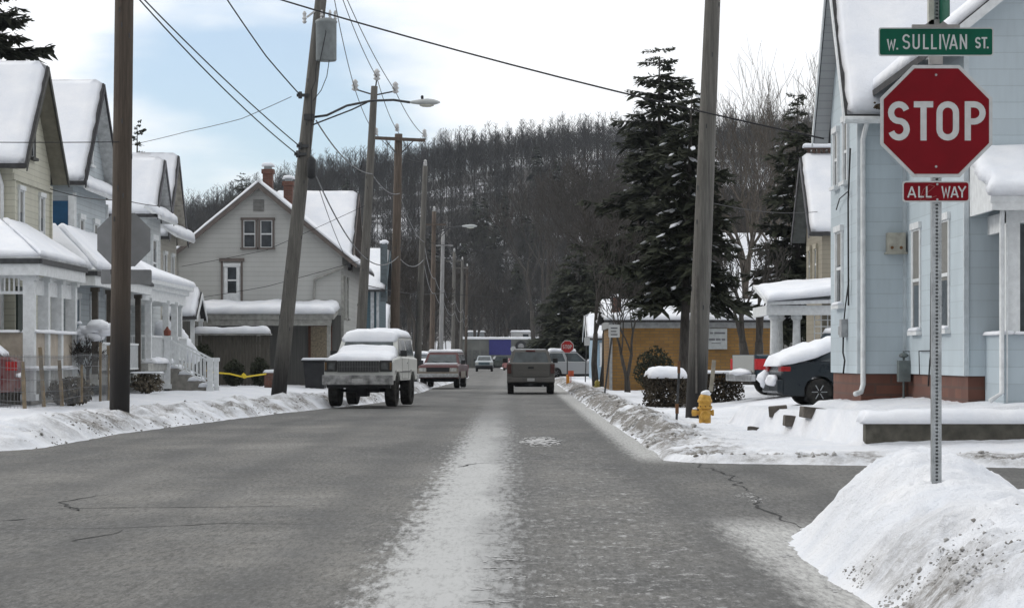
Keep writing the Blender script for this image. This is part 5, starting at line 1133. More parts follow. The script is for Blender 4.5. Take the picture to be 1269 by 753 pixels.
# ---------------------------------------------------------------- vehicles (nose along +y in their own frame)
def arch(yc, r, zc, z0, n=8):
    s = math.asin(max(-1, min(1, (z0-zc)/r))); a0, a1 = s, PI-s
    return [(yc+r*math.cos(a0+(a1-a0)*i/n), zc+r*math.sin(a0+(a1-a0)*i/n)) for i in range(n+1)]
def vehicle(name, label, cat, loc, rz, top, w, cab, wheels, tr, clear, mat, group=None, tw=.24, glass_sides=((.04, .46), (.54, .96)), arch_mat=None, rimmat=None,
            front=None, rear=None, trim=None, wsm=None, lower=None, extras=None):
    """top: body outline rear->front as (y,z); cab: (yrb,yrt,yft,yfb,zbelt,zroof,wb,wt)"""
    root = thing(name, loc, label, cat, group, rz); L0, L1 = min(p[0] for p in top), max(p[0] for p in top)
    bot = [(L1-.03, clear+.02)]
    for yc in sorted(wheels, reverse=True): bot += arch(yc, tr*1.18, tr, clear)
    bot += [(L0+.03, clear+.02)]
    out = list(top)+bot; tops = {}
    def ins(p, a):   # shrink the outline for the rounded side edges
        y, z = p; y2 = min(max(y, L0+a), L1-a); z2 = z-a if z > clear+.35 and p in top else z; return (y2, z2)
    m = MB(); n = len(out); secs = [(-w/2, .05), (-w/2+.035, .02), (-w/2+.09, 0), (w/2-.09, 0), (w/2-.035, .02), (w/2, .05)]
    for x, a in secs: m.v += [(x*(1 if abs(x) < w/2 else 1), )+ins(p, a) for p in out]
    for s_ in range(5):
        for i in range(n): j = (i+1) % n; m.f.append((s_*n+i, s_*n+j, (s_+1)*n+j, (s_+1)*n+i))
    m.f += [tuple(range(n)), tuple(range(5*n, 6*n))[::-1]]
    body = m.build('body', mat, root, local=True)
    yrb, yrt, yft, yfb, zb, zr, wb, wt = cab
    m = MB(); ex = .04
    q = [(-wb/2, yrb, zb-.05), (wb/2, yrb, zb-.05), (wb/2, yfb, zb-.05), (-wb/2, yfb, zb-.05)]
    q2 = [(-wt/2-.02, yrt-.03, zr-.07), (wt/2+.02, yrt-.03, zr-.07), (wt/2+.02, yft+.04, zr-.07), (-wt/2-.02, yft+.04, zr-.07)]
    q3 = [(-wt/2+.05, yrt+.03, zr), (wt/2-.05, yrt+.03, zr), (wt/2-.05, yft-.06, zr), (-wt/2+.05, yft-.06, zr)]
    m.v = q+q2+q3; m.f = [(0,3,2,1)]
    for o in (0, 4):
        for i in range(4): j = (i+1) % 4; m.f.append((o+i, o+j, o+4+j, o+4+i))
    m.f.append((8, 9, 10, 11)); m.build('cab', mat, root, local=True, bevel=.02)
    H0, H1 = zb-.05, zr-.07
    def sidept(f, h, sg):
        ya = yrb+(yrt-.03-yrb)*h; yb_ = yfb+(yft+.04-yfb)*h; return (sg*((wb+(wt+.04-wb)*h)/2+.008), ya+(yb_-ya)*f, H0+(H1-H0)*h)
    for sg in (-1, 1):
        for f0, f1 in glass_sides:
            MB().quad(sidept(f0, .14, sg), sidept(f1, .14, sg), sidept(f1-(.0), .93, sg), sidept(f0, .93, sg)).build('side_window', CARGLASS, root, local=True)
    def endpt(u, h, fr):
        ww = (wb+(wt+.04-wb)*h)/2; y = (yfb+(yft+.04-yfb)*h+.008) if fr else (yrb+(yrt-.03-yrb)*h-.008); return (ww*u, y, H0+(H1-H0)*h)
    for fr, nm in ((1, 'windshield'), (0, 'rear_window')):
        g_ = MB().quad(endpt(-.86, .14, fr), endpt(.86, .14, fr), endpt(.84, .93, fr), endpt(-.84, .93, fr)).build(nm, wsm or CARGLASS if fr else CARGLASS, root, local=True)
        if fr:
            mb_ = MB()
            for u in (-.75, .0): a = Vector(endpt(u, .15, fr))+Vector((0, .015, .01)); b = Vector(endpt(u+.55, .35, fr))+Vector((0, .015, .01)); mb_.bar(a, b, .02, .012)
            mb_.build('wiper', BLACKPL, g_, local=True)
    for yc in wheels:
        for sg in (-1, 1):
            x0 = sg*(w/2-.02); xi = sg*(w/2-.02-tw)
            ty = MB().lathe([(tr*.6, min(x0, xi)), (tr*.93, min(x0, xi)+.005), (tr, min(x0, xi)+.04), (tr, max(x0, xi)-.04), (tr*.93, max(x0, xi)-.005), (tr*.6, max(x0, xi))], (0, yc, tr), 22, 'x').build('wheel', RUBBER, root, local=True, smooth=False)
            rm = MB(); xo = x0-sg*.03; rm.lathe([(tr*.61, xo-.01), (tr*.61, xo+.01)], (0, yc, tr), 20, 'x')
            for k in range(6): a = PI*k/3; rm.bar((xo+sg*.016, yc+tr*.12*math.cos(a), tr+tr*.12*math.sin(a)), (xo+sg*.016, yc+tr*.56*math.cos(a), tr+tr*.56*math.sin(a)), .07, .02)
            rm.lathe([(tr*.16, xo+sg*.015-.012), (tr*.16, xo+sg*.015+.012)], (0, yc, tr), 10, 'x'); rm.build('rim', rimmat or RIM, ty, local=True)
    # dark underside and inner arches
    MB().box(-w/2+.12, w/2-.12, L0+.25, L1-.25, clear-.02, clear+.3).box(-w/2+tw+.05, w/2-tw-.05, L0+.9, L1-.9, clear-.16, clear).build('underbody', DARK, root, local=True)
    ax_ = MB()
    for yc in wheels: ax_.tube([(-w/2+.2, yc, tr), (w/2-.2, yc, tr)], .05, 8)
    ax_.build('axle', DARK, root, local=True)
    return root, sidept, endpt
def part(root, name, mat, boxes, bevel=.0, label=None, smooth=False):
    m = MB()
    for b in boxes: m.box(*b)
    o = m.build(name, mat, root, local=True, bevel=bevel)
    if label: o['label'] = label
    return o
def snowpart(root, quads, th, seed=1, res=.08, name='snow_cover'):
    m = MB()
    for i, q in enumerate(quads): m.snow(*q, th=th, res=res, seed=seed+i, wav=.35)
    return m.build(name, SNOW, root, local=True, smooth=True)
def mirrors(root, w, y, z, mat=BLACKPL, s=1.0):
    for sg in (-1, 1): part(root, 'mirror', mat, [(sg*(w/2), sg*(w/2+.22*s), y-.05, y+.06, z, z+.2*s)], .02)

def snow_loft(root, st, seed=1, name='snow_cover', mat=None, n=14, tilt=0):
    """one blanket lofted along y: stations (y, z_under, half width, thickness)"""
    m = MB(); k = 0; S_ = []
    for i in range(len(st)-1):
        a, b = st[i], st[i+1]; q = max(1, int(abs(Vector((b[0]-a[0], b[1]-a[1])).length)/.07))
        for j in range(q): t = j/q; S_.append([a[c]+(b[c]-a[c])*t for c in range(4)])
    S_.append(list(st[-1]))
    for y, z, hw, th in S_:
        for j in range(n+1):
            u = -1+2*j/n; u = math.copysign(abs(u)**.8, u); p = Vector((u*hw, y, z)); nz_ = mnoise.noise(p*1.6+Vector((seed, 0, 0)))*.3+mnoise.noise(p*5+Vector((0, seed, 0)))*.14
            t_ = th*max(0, 1-abs(u)**3.2)**.5*(1+nz_*1.2); x = u*hw*(1+.03*mnoise.noise(p*4))
            m.v.append((x, y, z+t_-.02*(abs(u) > .98)))
    for i in range(len(S_)-1):
        for j in range(n): o = i*(n+1)+j; m.f.append((o, o+1, o+n+2, o+n+1))
    m.f.append(tuple(range(n+1))); m.f.append(tuple((len(S_)-1)*(n+1)+j for j in range(n+1))[::-1])
    rim = [i*(n+1) for i in range(len(S_))]+[i*(n+1)+n for i in range(len(S_)-1, -1, -1)]; m.f.append(tuple(rim))
    return m.build(name, mat or SNOW, root, local=True, smooth=True)
# 1: old boxy white four-wheel-drive, raised, under snow, parked half on the bank, nose to us
WP = paint('old_white_paint', (.52, .53, .51), .4, .4, (.26, .26, .24))
x1 = -4.27; y1_ = 71.5
v1, sp1, ep1 = vehicle('snowy_offroader', 'boxy raised white off-roader with snow on hood and roof, parked on the left snowbank', 'suv', (x1, y1_+2.4, .04), PI-R(6.5),
    [(-2.35, .85), (-2.38, 1.38), (-2.3, 1.46), (.75, 1.50), (2.2, 1.44), (2.36, 1.36), (2.40, .88)], 2.06, (-2.3, -2.2, .35, .95, 1.48, 2.12, 1.9, 1.66), (-1.45, 1.45), .48, .78, WP, tw=.32, glass_sides=((.05, .48), (.54, .78), (.83, .96)), rimmat=RUBBER)
part(v1, 'bumper', M('salted_bumper', (.20, .205, .205), .5, .45, 5, c2=(.42, .42, .42)), [(-1.06, 1.06, 2.40, 2.58, .66, .95)], .03); part(v1, 'bumper', CHROME, [(-1.05, 1.05, -2.55, -2.38, .70, .94)], .03)
gr = part(v1, 'grille', BLACKPL, [(-.62, .62, 2.38, 2.43, 1.04, 1.37)])
m = MB()
for i in range(26): m.box(-.61+i*.048, -.598+i*.048, 2.43, 2.44, 1.05, 1.36)
m.box(-.61, .61, 2.432, 2.442, 1.19, 1.205)
m.build('grille_bars', M('grille_grey', (.13, .13, .13), .5), gr, local=True)
for sg in (-1, 1):
    part(v1, 'headlight_bezel', M('bezel_grey', (.035, .035, .035), .5), [(sg*.64, sg*1.01, 2.37, 2.425, 1.05, 1.38)], .01)
    part(v1, 'headlight', M('dim_lamp', (.08, .085, .085), .2, .3, 12), [(sg*.69, sg*.90, 2.425, 2.44, 1.11, 1.31)], .02)
    part(v1, 'turn_signal', M('amber_lens', (.12, .07, .03), .3), [(sg*.945, sg*1.0, 2.425, 2.44, 1.10, 1.32)])
    part(v1, 'tail_light', REDL, [(sg*.85, sg*1.02, -2.40, -2.37, 1.05, 1.4)])
    for yc in (-1.45, 1.45): part(v1, 'fender_flare', WP, [(sg*1.03, sg*1.08, yc-.50, yc+.50, 1.04, 1.10)], .01)
mirrors(v1, 1.95, .60, 1.50, s=.9)
part(v1, 'drive_gear', DARK, [(-.5, .5, 1.3, 1.7, .42, .6)], .05); part(v1, 'differential', DARK, [(-.16, .16, 1.25, 1.75, .30, .62)], .05)
snow_loft(v1, [(2.39, 1.36, .98, .02), (2.34, 1.39, 1.0, .09), (2.1, 1.44, 1.0, .13), (1.4, 1.48, .99, .15), (1.0, 1.50, .95, .20), (.80, 1.66, .92, .12), (.68, 1.76, .86, .09), (.62, 1.81, .72, .02)], 4)
snow_loft(v1, [(.50, 1.96, .80, .02), (.47, 1.99, .84, .10), (.40, 2.07, .87, .18), (0, 2.11, .88, .22), (-1.4, 2.11, .88, .24), (-2.1, 2.11, .88, .22), (-2.34, 2.08, .84, .10), (-2.42, 2.05, .8, .02)], 9)

for sg in (-1, 1):
    part(v1, 'door_seam', DARK, [(sg*1.028, sg*1.034, .62, .635, .82, 1.44), (sg*1.028, sg*1.034, -.62, -.605, .82, 1.44), (sg*1.028, sg*1.034, -.605, .62, .82, .832)])
    part(v1, 'door_handle', CHROME, [(sg*1.03, sg*1.05, -.5, -.34, 1.28, 1.32)]); part(v1, 'side_moulding', M('grey_moulding', (.14, .14, .14), .6), [(sg*1.03, sg*1.045, -.9, .9, 1.02, 1.06)])
part(v1, 'valance', DARK, [(-.95, .95, 2.2, 2.38, .56, .70)]); part(v1, 'licence_plate', M('blank_plate', (.4, .4, .4), .6), [(-.16, .16, 2.58, 2.59, .72, .84)])

# 2: maroon and tan off-roader, parked, nose to us
x2 = XX(548, 116); TANP = paint('maroon_paint', (.07, .010, .013), .35, .35, (.15, .13, .115)); TAN2 = paint('tan_lower_paint', (.24, .20, .16), .5, .5)
v2, s_, ep2 = vehicle('maroon_offroader', 'maroon and tan off-roader with snow on the roof parked beyond the white one', 'suv', (x2, 118.4, .04), PI-R(5),
    [(-2.3, .7), (-2.33, 1.12), (.75, 1.18), (2.2, 1.10), (2.32, 1.0), (2.35, .7)], 1.92, (-2.28, -2.1, .25, .95, 1.14, 1.72, 1.78, 1.45), (-1.4, 1.42), .38, .46, TANP, tw=.26, glass_sides=((.05, .3), (.35, .64), (.69, .96)))
part(v2, 'lower_panel', TAN2, [(-.98, .98, 2.30, 2.37, .62, .95), (-.975, -.955, -1.0, .98, .5, .8), (.955, .975, -1.0, .98, .5, .8)], .01)
part(v2, 'bumper', CHROME, [(-.99, .99, 2.36, 2.5, .52, .70)], .03); part(v2, 'grille', BLACKPL, [(-.55, .55, 2.335, 2.38, .78, .98)])
for sg in (-1, 1): part(v2, 'headlight', AMBER, [(sg*.58, sg*.9, 2.33, 2.39, .80, .97)], .01); part(v2, 'tail_light', REDL, [(sg*.8, sg*.97, -2.36, -2.32, .8, 1.1)])
part(v2, 'licence_plate', M('blank_plate', (.4, .4, .4), .6), [(-.16, .16, 2.5, 2.51, .55, .67)]); mirrors(v2, 1.85, .6, 1.14)
snowpart(v2, [((-.74, -2.1, 1.72), (.74, -2.1, 1.72), (.74, .2, 1.72), (-.74, .2, 1.72))], .13, 3, .1); snowpart(v2, [((-.85, 1.0, 1.17), (.85, 1.0, 1.17), (.8, 1.5, 1.15), (-.8, 1.5, 1.15))], .03, 5, .1)

# 3: grey pickup driving away ahead of us
GP = paint('dirty_grey_paint', (.085, .083, .077), .4, .55, (.15, .14, .125), metal=.1)
x3 = XX(658, 99)
v3, s_, ep3 = vehicle('grey_pickup', 'dirty grey-brown pickup truck driving away in the right lane', 'pickup truck', (x3, 102, 0), 0,
    [(-2.75, .62), (-2.78, 1.26), (-2.72, 1.31), (.9, 1.30), (1.2, 1.28), (2.5, 1.16), (2.72, 1.02), (2.78, .6)], 1.96, (-1.0, -.72, .55, 1.25, 1.27, 1.84, 1.80, 1.46), (-1.75, 1.75), .40, .46, GP, tw=.26, glass_sides=((.04, .38), (.44, .95)))
tg = part(v3, 'tailgate', GP, [(-.76, .76, -2.80, -2.76, .72, 1.26)], .02); part(tg, 'tailgate_handle', BLACKPL, [(-.12, .12, -2.815, -2.80, 1.05, 1.13)], .01)
part(tg, 'tailgate_crease', M('grimy_crease', (.09, .085, .08), .8), [(-.7, .7, -2.804, -2.80, .98, 1.0), (-.7, .7, -2.804, -2.80, .82, .835)])
part(v3, 'rear_bumper', paint('grimy_bumper', (.08, .078, .074), .5, .6, (.14, .13, .12)), [(-.97, .97, -2.95, -2.76, .50, .70)], .03)
part(v3, 'licence_plate', M('blank_plate'), [(-.15, .15, -2.957, -2.952, .54, .66)]); part(v3, 'brake_light', M('dark_red_lens', (.09, .01, .01), .4), [(-.2, .2, -.80, -.76, 1.76, 1.81)])
for sg in (-1, 1): part(v3, 'tail_light', M('grimy_red_lens', (.06, .022, .018), .5, .4), [(sg*.80, sg*.97, -2.81, -2.74, .86, 1.24)], .015); part(v3, 'headlight', AMBER, [(sg*.65, sg*.93, 2.7, 2.79, .85, 1.03)])
mirrors(v3, 1.9, 1.0, 1.28); part(v3, 'exhaust_pipe', RIM, [(.45, .53, -2.85, -2.4, .30, .37)], .02); part(v3, 'hitch', DARK, [(-.08, .08, -3.02, -2.8, .36, .46)])
part(v3, 'grille', BLACKPL, [(-.6, .6, 2.74, 2.80, .78, 1.0)]); snowpart(v3, [((-.66, -.66, 1.84), (.66, -.66, 1.84), (.66, .5, 1.84), (-.66, .5, 1.84))], .02, 6, .1)
hd_ = MB()
for sx in (-.38, .38): hd_.box(sx-.14, sx+.14, -.42, -.35, 1.2, 1.66)
hd_.build('headrest', DARK, v3, local=True, bevel=.03)

# 4: far pale pickup coming towards us
LP = paint('pale_blue_white_paint', (.36, .40, .43), .35, .3)
x4 = XX(600, 262)
v4, s_, e_ = vehicle('pale_pickup', 'pale silver-blue truck coming toward us in the distance', 'pickup truck', (x4, 264, 0), PI,
    [(-2.6, .6), (-2.62, 1.15), (.8, 1.2), (2.3, 1.12), (2.55, .98), (2.6, .6)], 1.9, (-1.6, -1.4, .2, 1.0, 1.16, 1.72, 1.72, 1.4), (-1.6, 1.6), .40, .42, LP)
part(v4, 'bumper', BLACKPL, [(-.94, .94, 2.58, 2.72, .42, .66)], .03); part(v4, 'grille', M('teal_grey_grille', (.08, .12, .14), .5), [(-.6, .6, 2.56, 2.62, .72, 1.02)])
for sg in (-1, 1): part(v4, 'headlight', AMBER, [(sg*.62, sg*.92, 2.55, 2.62, .78, 1.0)])
mirrors(v4, 1.85, .7, 1.16)
# 5: dark pickup and red car parked across the street's end
v5, s_, e_ = vehicle('dark_pickup', 'dark green-black pickup parked crosswise in front of the far garage', 'pickup truck', (XX(622, 310), 312, 0), -PI/2+R(12),
    [(-2.6, .6), (-2.62, 1.15), (.8, 1.2), (2.3, 1.12), (2.55, .98), (2.6, .6)], 1.9, (-1.2, -.9, .5, 1.1, 1.16, 1.72, 1.72, 1.4), (-1.6, 1.6), .40, .42, paint('dark_green_paint', (.02, .035, .03), .3, .3))
v6, s_, e_ = vehicle('red_car', 'small red car with snowy rear seen beside the grey pickup in the distance', 'car', (XX(635, 285), 287, 0), R(10),
    [(-2.1, .5), (-2.12, .95), (-1.5, .98), (.7, .95), (1.9, .82), (2.1, .7), (2.12, .5)], 1.75, (-1.7, -1.0, .1, .9, .93, 1.42, 1.55, 1.2), (-1.3, 1.35), .32, .3, paint('dull_red_paint', (.20, .02, .02), .3, .3))
snowpart(v6, [((-.8, -2.1, .96), (.8, -2.1, .96), (.8, -1.6, .98), (-.8, -1.6, .98))], .15, 6, .1)
for sg in (-1, 1): part(v6, 'tail_light', REDL, [(sg*.6, sg*.85, -2.14, -2.1, .7, .88)])

# 7: snow-covered dark saloon in the blue house drive, tail to the road
NP = paint('dark_slate_paint', (.006, .012, .017), .25, .12, (.10, .10, .10))
zc = gz(7.6, 58.2)
v7, s7, e7 = vehicle('dark_saloon', 'dark slate saloon with a thick snow blanket, nose hidden behind the blue house', 'car', (XX(943, 58.5)+2.62, 58.8, zc-.06), -PI/2+R(6),
    [(-2.28, .45), (-2.32, .80), (-2.22, 1.02), (-1.4, 1.06), (.8, 1.0), (2.0, .86), (2.28, .7), (2.3, .45)], 1.82, (-1.75, -.95, .3, 1.15, 1.0, 1.45, 1.6, 1.15), (-1.40, 1.40), .33, .24, NP)
for sg in (-1, 1): tl_ = part(v7, 'tail_light', REDL, [(sg*.58, sg*.922, -2.335, -2.1, .82, .94)], .02); part(v7, 'headlight', AMBER, [(sg*.6, sg*.88, 2.2, 2.31, .6, .76)])
part(v7, 'rear_bumper', NP, [(-.9, .9, -2.42, -2.25, .30, .62)], .05)
snow_loft(v7, [(-2.40, .96, .82, .02), (-2.34, .98, .90, .20), (-2.0, 1.03, .93, .30), (-1.5, 1.16, .92, .34), (-1.0, 1.36, .86, .28), (-.5, 1.42, .82, .24), (.3, 1.42, .8, .24), (1.1, 1.05, .88, .22), (2.0, .84, .84, .18), (2.25, .78, .7, .02)], 33)
MB().blob((-.7, -2.40, .62), (.28, .16, .2), 4, .25, 2).blob((.3, -2.42, .6), (.5, .14, .15), 7, .25, 2).build('bumper_snow', SNOW, v7, local=True, smooth=True)
# 8: blue-green pickup in the next drive
BP = paint('dark_teal_blue_paint', (.010, .028, .042), .3, .15, (.12, .12, .12))
zc = gz(9.5, 71)-.02
v8, s_, e_ = vehicle('teal_pickup', 'dark teal pickup backed toward the road in the drive beyond the slate saloon', 'pickup truck', (XX(916, 68)+2.75, 68.2, zc), -PI/2+R(16),
    [(-2.75, .62), (-2.78, 1.14), (.9, 1.16), (1.2, 1.2), (2.5, 1.08), (2.72, .95), (2.78, .6)], 1.96, (-.3, -.1, .75, 1.35, 1.14, 1.74, 1.80, 1.46), (-1.75, 1.75), .38, .42, BP, tw=.26)
part(v8, 'tailgate', paint('silver_grey_paint', (.32, .33, .32), .4, .2), [(-.80, .80, -2.81, -2.76, .62, 1.12)], .02)
for sg in (-1, 1): part(v8, 'tail_light', M('bright_red_lens', (.42, .015, .02), .3), [(sg*.83, sg*.995, -2.80, -2.52, .72, 1.02)], .015)
part(v8, 'rear_bumper', CHROME, [(-.95, .95, -2.96, -2.8, .40, .60)], .03); MB().blob((0, -2.9, .64), (.85, .14, .10), 4, .3, 2).build('bumper_snow', SNOW, v8, local=True, smooth=True)
snowpart(v8, [((-.7, -.1, 1.74), (.7, -.1, 1.74), (.7, .8, 1.74), (-.7, .8, 1.74))], .15, 8, .1)

# 9: red car at the left edge
zc = gz(-12.4, 55)
v9, s_, e_ = vehicle('dark_red_car', 'dark red car parked in the left drive, only its tail inside the frame', 'car', (XX(23, 55)-2.2, 55.0, zc), PI/2+R(7),
    [(-2.15, .5), (-2.18, .98), (-2.05, 1.08), (-1.5, 1.1), (.7, 1.0), (1.9, .88), (2.1, .7), (2.12, .5)], 1.8, (-1.9, -1.4, .1, .95, 1.03, 1.5, 1.6, 1.25), (-1.3, 1.35), .32, .28, paint('wine_red_paint', (.10, .012, .014), .25, .25))
part(v9, 'rear_bumper', paint('wine_red_paint', ()) if False else MC['wine_red_paint'], [(-.88, .88, -2.26, -2.1, .38, .62)], .03)
for sg in (-1, 1): part(v9, 'tail_light', REDL, [(sg*.62, sg*.905, -2.2, -1.95, .78, .98)], .01)
snowpart(v9, [((-.8, -2.24, .62), (.8, -2.24, .62), (.8, -2.1, .63), (-.8, -2.1, .63)), ((-.78, -1.9, 1.08), (.78, -1.9, 1.08), (.6, -1.4, 1.5), (-.6, -1.4, 1.5)), ((-.6, -1.4, 1.5), (.6, -1.4, 1.5), (.6, .1, 1.5), (-.6, .1, 1.5))], .09, 8, .08)
# 10: snowed-in cars farther away
def simple_car(name, label, px, d, side, mat, rz, cat='car', suv=False):
    x = XX(px, d); zc = gz(x, d)
    h = .35 if suv else 0
    v, s_, e_ = vehicle(name, label, cat, (x, d, zc), rz, [(-2.1, .5), (-2.12, .95+h*.3), (-1.6, 1.0+h*.3), (.7, .98+h*.3), (1.95, .85+h*.3), (2.1, .7+h*.3), (2.12, .5)], 1.8, (-1.95 if suv else -1.7, -1.7 if suv else -1.0, .1, .9, .96+h*.3, 1.42+h, 1.6, 1.25), (-1.3, 1.35), .33, .28, mat)
    zt_ = 1.42+h; snowpart(v, [((-.62, -1.7 if suv else -1.0, zt_), (.62, -1.7 if suv else -1.0, zt_), (.62, .1, zt_), (-.62, .1, zt_)), ((-.78, .95, .98+h*.3), (.78, .95, .98+h*.3), (.78, 2.0, .86+h*.3), (-.78, 2.0, .86+h*.3))], .2, int(px), .1)
    for sg in (-1, 1): part(v, 'headlight', AMBER, [(sg*.6, sg*.86, 2.06, 2.14, .65+h*.3, .82+h*.3)]); part(v, 'tail_light', REDL, [(sg*.6, sg*.86, -2.14, -2.1, .7+h*.3, .9+h*.3)])
    return v
simple_car('snowy_car', 'snow-covered dark car partly hidden behind the maroon off-roader', 522, 152, -1, paint('grey_blue_paint', (.08, .10, .13), .3, .3), PI-R(8))
simple_car('snowy_car', 'silver car under snow parked right of the road beyond the far STOP sign', 711, 162, 1, paint('silver_paint', (.30, .31, .32), .3, .3), -R(84), suv=True)
simple_car('snowy_car', 'white car under snow parked farther up on the right, before the cream cottage', 698, 205, 1, paint('white_paint2', (.45, .45, .45), .3, .3), R(4))
simple_car('black_car', 'black car parked nose-in beyond the grey pickup on the right', 689, 176, 1, paint('black_paint', (.015, .016, .018), .25, .3), R(6))

# ---------------------------------------------------------------- vegetation
SBL = [MB().blob((0, 0, 0), 1, i*7.7, .5, 1) for i in range(6)]
def conifer(name, label, x, y, h, rad, seed, crown0=.1, snow=0.0, levels=None, per=8, leaf=.30, droop=.25, gaps=.12, lean=0.0, group='evergreens', zb=None, power=.85, kind_thing=True, par=None):
    r = random.Random(seed); zb = gz(x, y) if zb is None else zb
    root = thing(name, (x, y, zb), label, 'tree', group)
    MB().tube([(x+lean*k*h, y, zb-.2+h*k) for k in (0, .2, .4, .6, .8, .98)], [h*.018, h*.0155, h*.012, h*.009, h*.005, h*.001], 8).build('trunk', BARK, root, smooth=True)
    nd = MB(); sn = MB(); br = MB(); levels = levels or int(h*2.4)
    V, Fc = nd.v, nd.f
    for li in range(levels):
        t = crown0+(1-crown0)*(li/levels); t0 = t; z = zb+h*t; R0 = rad*((1-t)/(1-crown0))**power*(1+.16*math.sin(li*1.7+seed)) + .12
        n = max(4, int(per*(.6+.5*(1-t))))
        a0 = r.random()*6.28
        for b in range(n):
            if r.random() < gaps: continue
            t = min(.985, t0+r.uniform(-.9, .9)/levels*(1-crown0)); z = zb+h*t; a = a0+2*PI*b/n+r.uniform(-.35, .35); L_ = R0*r.uniform(.55, 1.15)*(1.15 if r.random() < .12 else 1); ca, sa = math.cos(a), math.sin(a)
            dz = L_*r.uniform(-.12, .30); cx = x+lean*t*h; steps = max(4, int(L_/leaf*1.7)); last = None; w0 = min(.42*L_, leaf*2.4)
            for s in range(steps+1):
                k = s/steps; rr_ = L_*k; zz = z+dz*k-droop*L_*k*k+.10*L_*k**4; px_, py_ = cx+ca*rr_, y+sa*rr_
                if k < .12: last = (px_, py_, zz); continue
                if last and s % 3 == 0: br.bar(last, (px_, py_, zz), .02+.02*(1-k)); 
                if s % 3 == 0: last = (px_, py_, zz)
                wd = w0*(.35+.9*(1-abs(k-.5)*1.3))*r.uniform(.7, 1.25)
                for sg in (-1, 1):
                    for rep in range(3):
                        l2 = wd*r.uniform(.6, 1.2); an = a+sg*r.uniform(.25, 1.35); ex_, ey_ = math.cos(an)*l2, math.sin(an)*l2; hz = -l2*r.uniform(-.15, .75)+.04
                        hw = l2*r.uniform(.09, .20); nx, ny = -math.sin(an)*hw, math.cos(an)*hw; j = r.uniform(-.04, .06)
                        o = len(V); V.extend([(px_-nx*.4, py_-ny*.4, zz+j), (px_+ex_*.55-nx, py_+ey_*.55-ny, zz+hz*.5+j+r.uniform(-.05, .03)), (px_+ex_, py_+ey_, zz+hz+j), (px_+ex_*.55+nx, py_+ey_*.55+ny, zz+hz*.5+j-r.uniform(.0, .09)), (px_+nx*.4, py_+ny*.4, zz+j)])
                        Fc.append((o, o+1, o+2)); Fc.append((o, o+2, o+3)); Fc.append((o, o+3, o+4))
            for rep_ in range(3 if snow else 0):
                if r.random() > snow*(1.1-t)*.62: continue
                k = r.uniform(.45, 1.0); q = L_*k; zz = z+dz*k-droop*L_*k*k+.10*L_*k**4+.10
                sx = r.uniform(.10, .26); p = r.choice(SBL); o = len(sn.v); thk = r.uniform(.03, .06); a_ = a+r.uniform(-.3, .3)
                for v in p.v: lx, ly = v[0]*sx, v[1]*sx*r.uniform(.35, .6); sn.v.append((cx+math.cos(a_)*(q+lx)-math.sin(a_)*ly, y+math.sin(a_)*(q+lx)+math.cos(a_)*ly, zz+v[2]*thk-droop*1.1*lx))
                sn.f += [tuple(i+o for i in f) for f in p.f]
    cr = nd.build('crown', NEEDLE, root); br.build('branches', BARK, root)
    if sn.v: sn.build('snow_clumps', SNOW, root, smooth=True)
    return root
def limbs(m, p, d, l, r0, depth, r, spread=.55, up=.12, minr=.006, n=5, ratio=.72, kids=(2, 3), out=None, crook=.12):
    pts = [p]; rad = [r0]; q = p.copy(); dd = d.copy(); seg = 3
    for i in range(seg):
        dd = (dd+Vector((r.uniform(-crook, crook), r.uniform(-crook, crook), r.uniform(-.04, .10)))).normalized(); q = q+dd*l/seg; pts.append(q.copy()); rad.append(max(minr*.6, r0*(1-.38*(i+1)/seg)))
    m.tube(pts, rad, max(3, n), cap=False)
    if out is not None and depth <= 2: out.append((pts, rad))
    if depth == 0: return
    for k in range(r.randint(*kids)):
        t = r.uniform(.45, 1.0) if k else 1.0; i = min(seg, max(1, int(round(t*seg)))); b = pts[i]
        ax = Vector((r.uniform(-1, 1), r.uniform(-1, 1), r.uniform(-.3, .5))); ax = (ax-dd*ax.dot(dd)).normalized()
        nd_ = (dd+ax*spread*r.uniform(.6, 1.35)+Vector((0, 0, up))).normalized()
        limbs(m, b, nd_, l*ratio*r.uniform(.8, 1.15), max(minr, rad[i]*r.uniform(.55, .75)), depth-1, r, spread, up, minr, n-1, ratio, kids, out, crook)
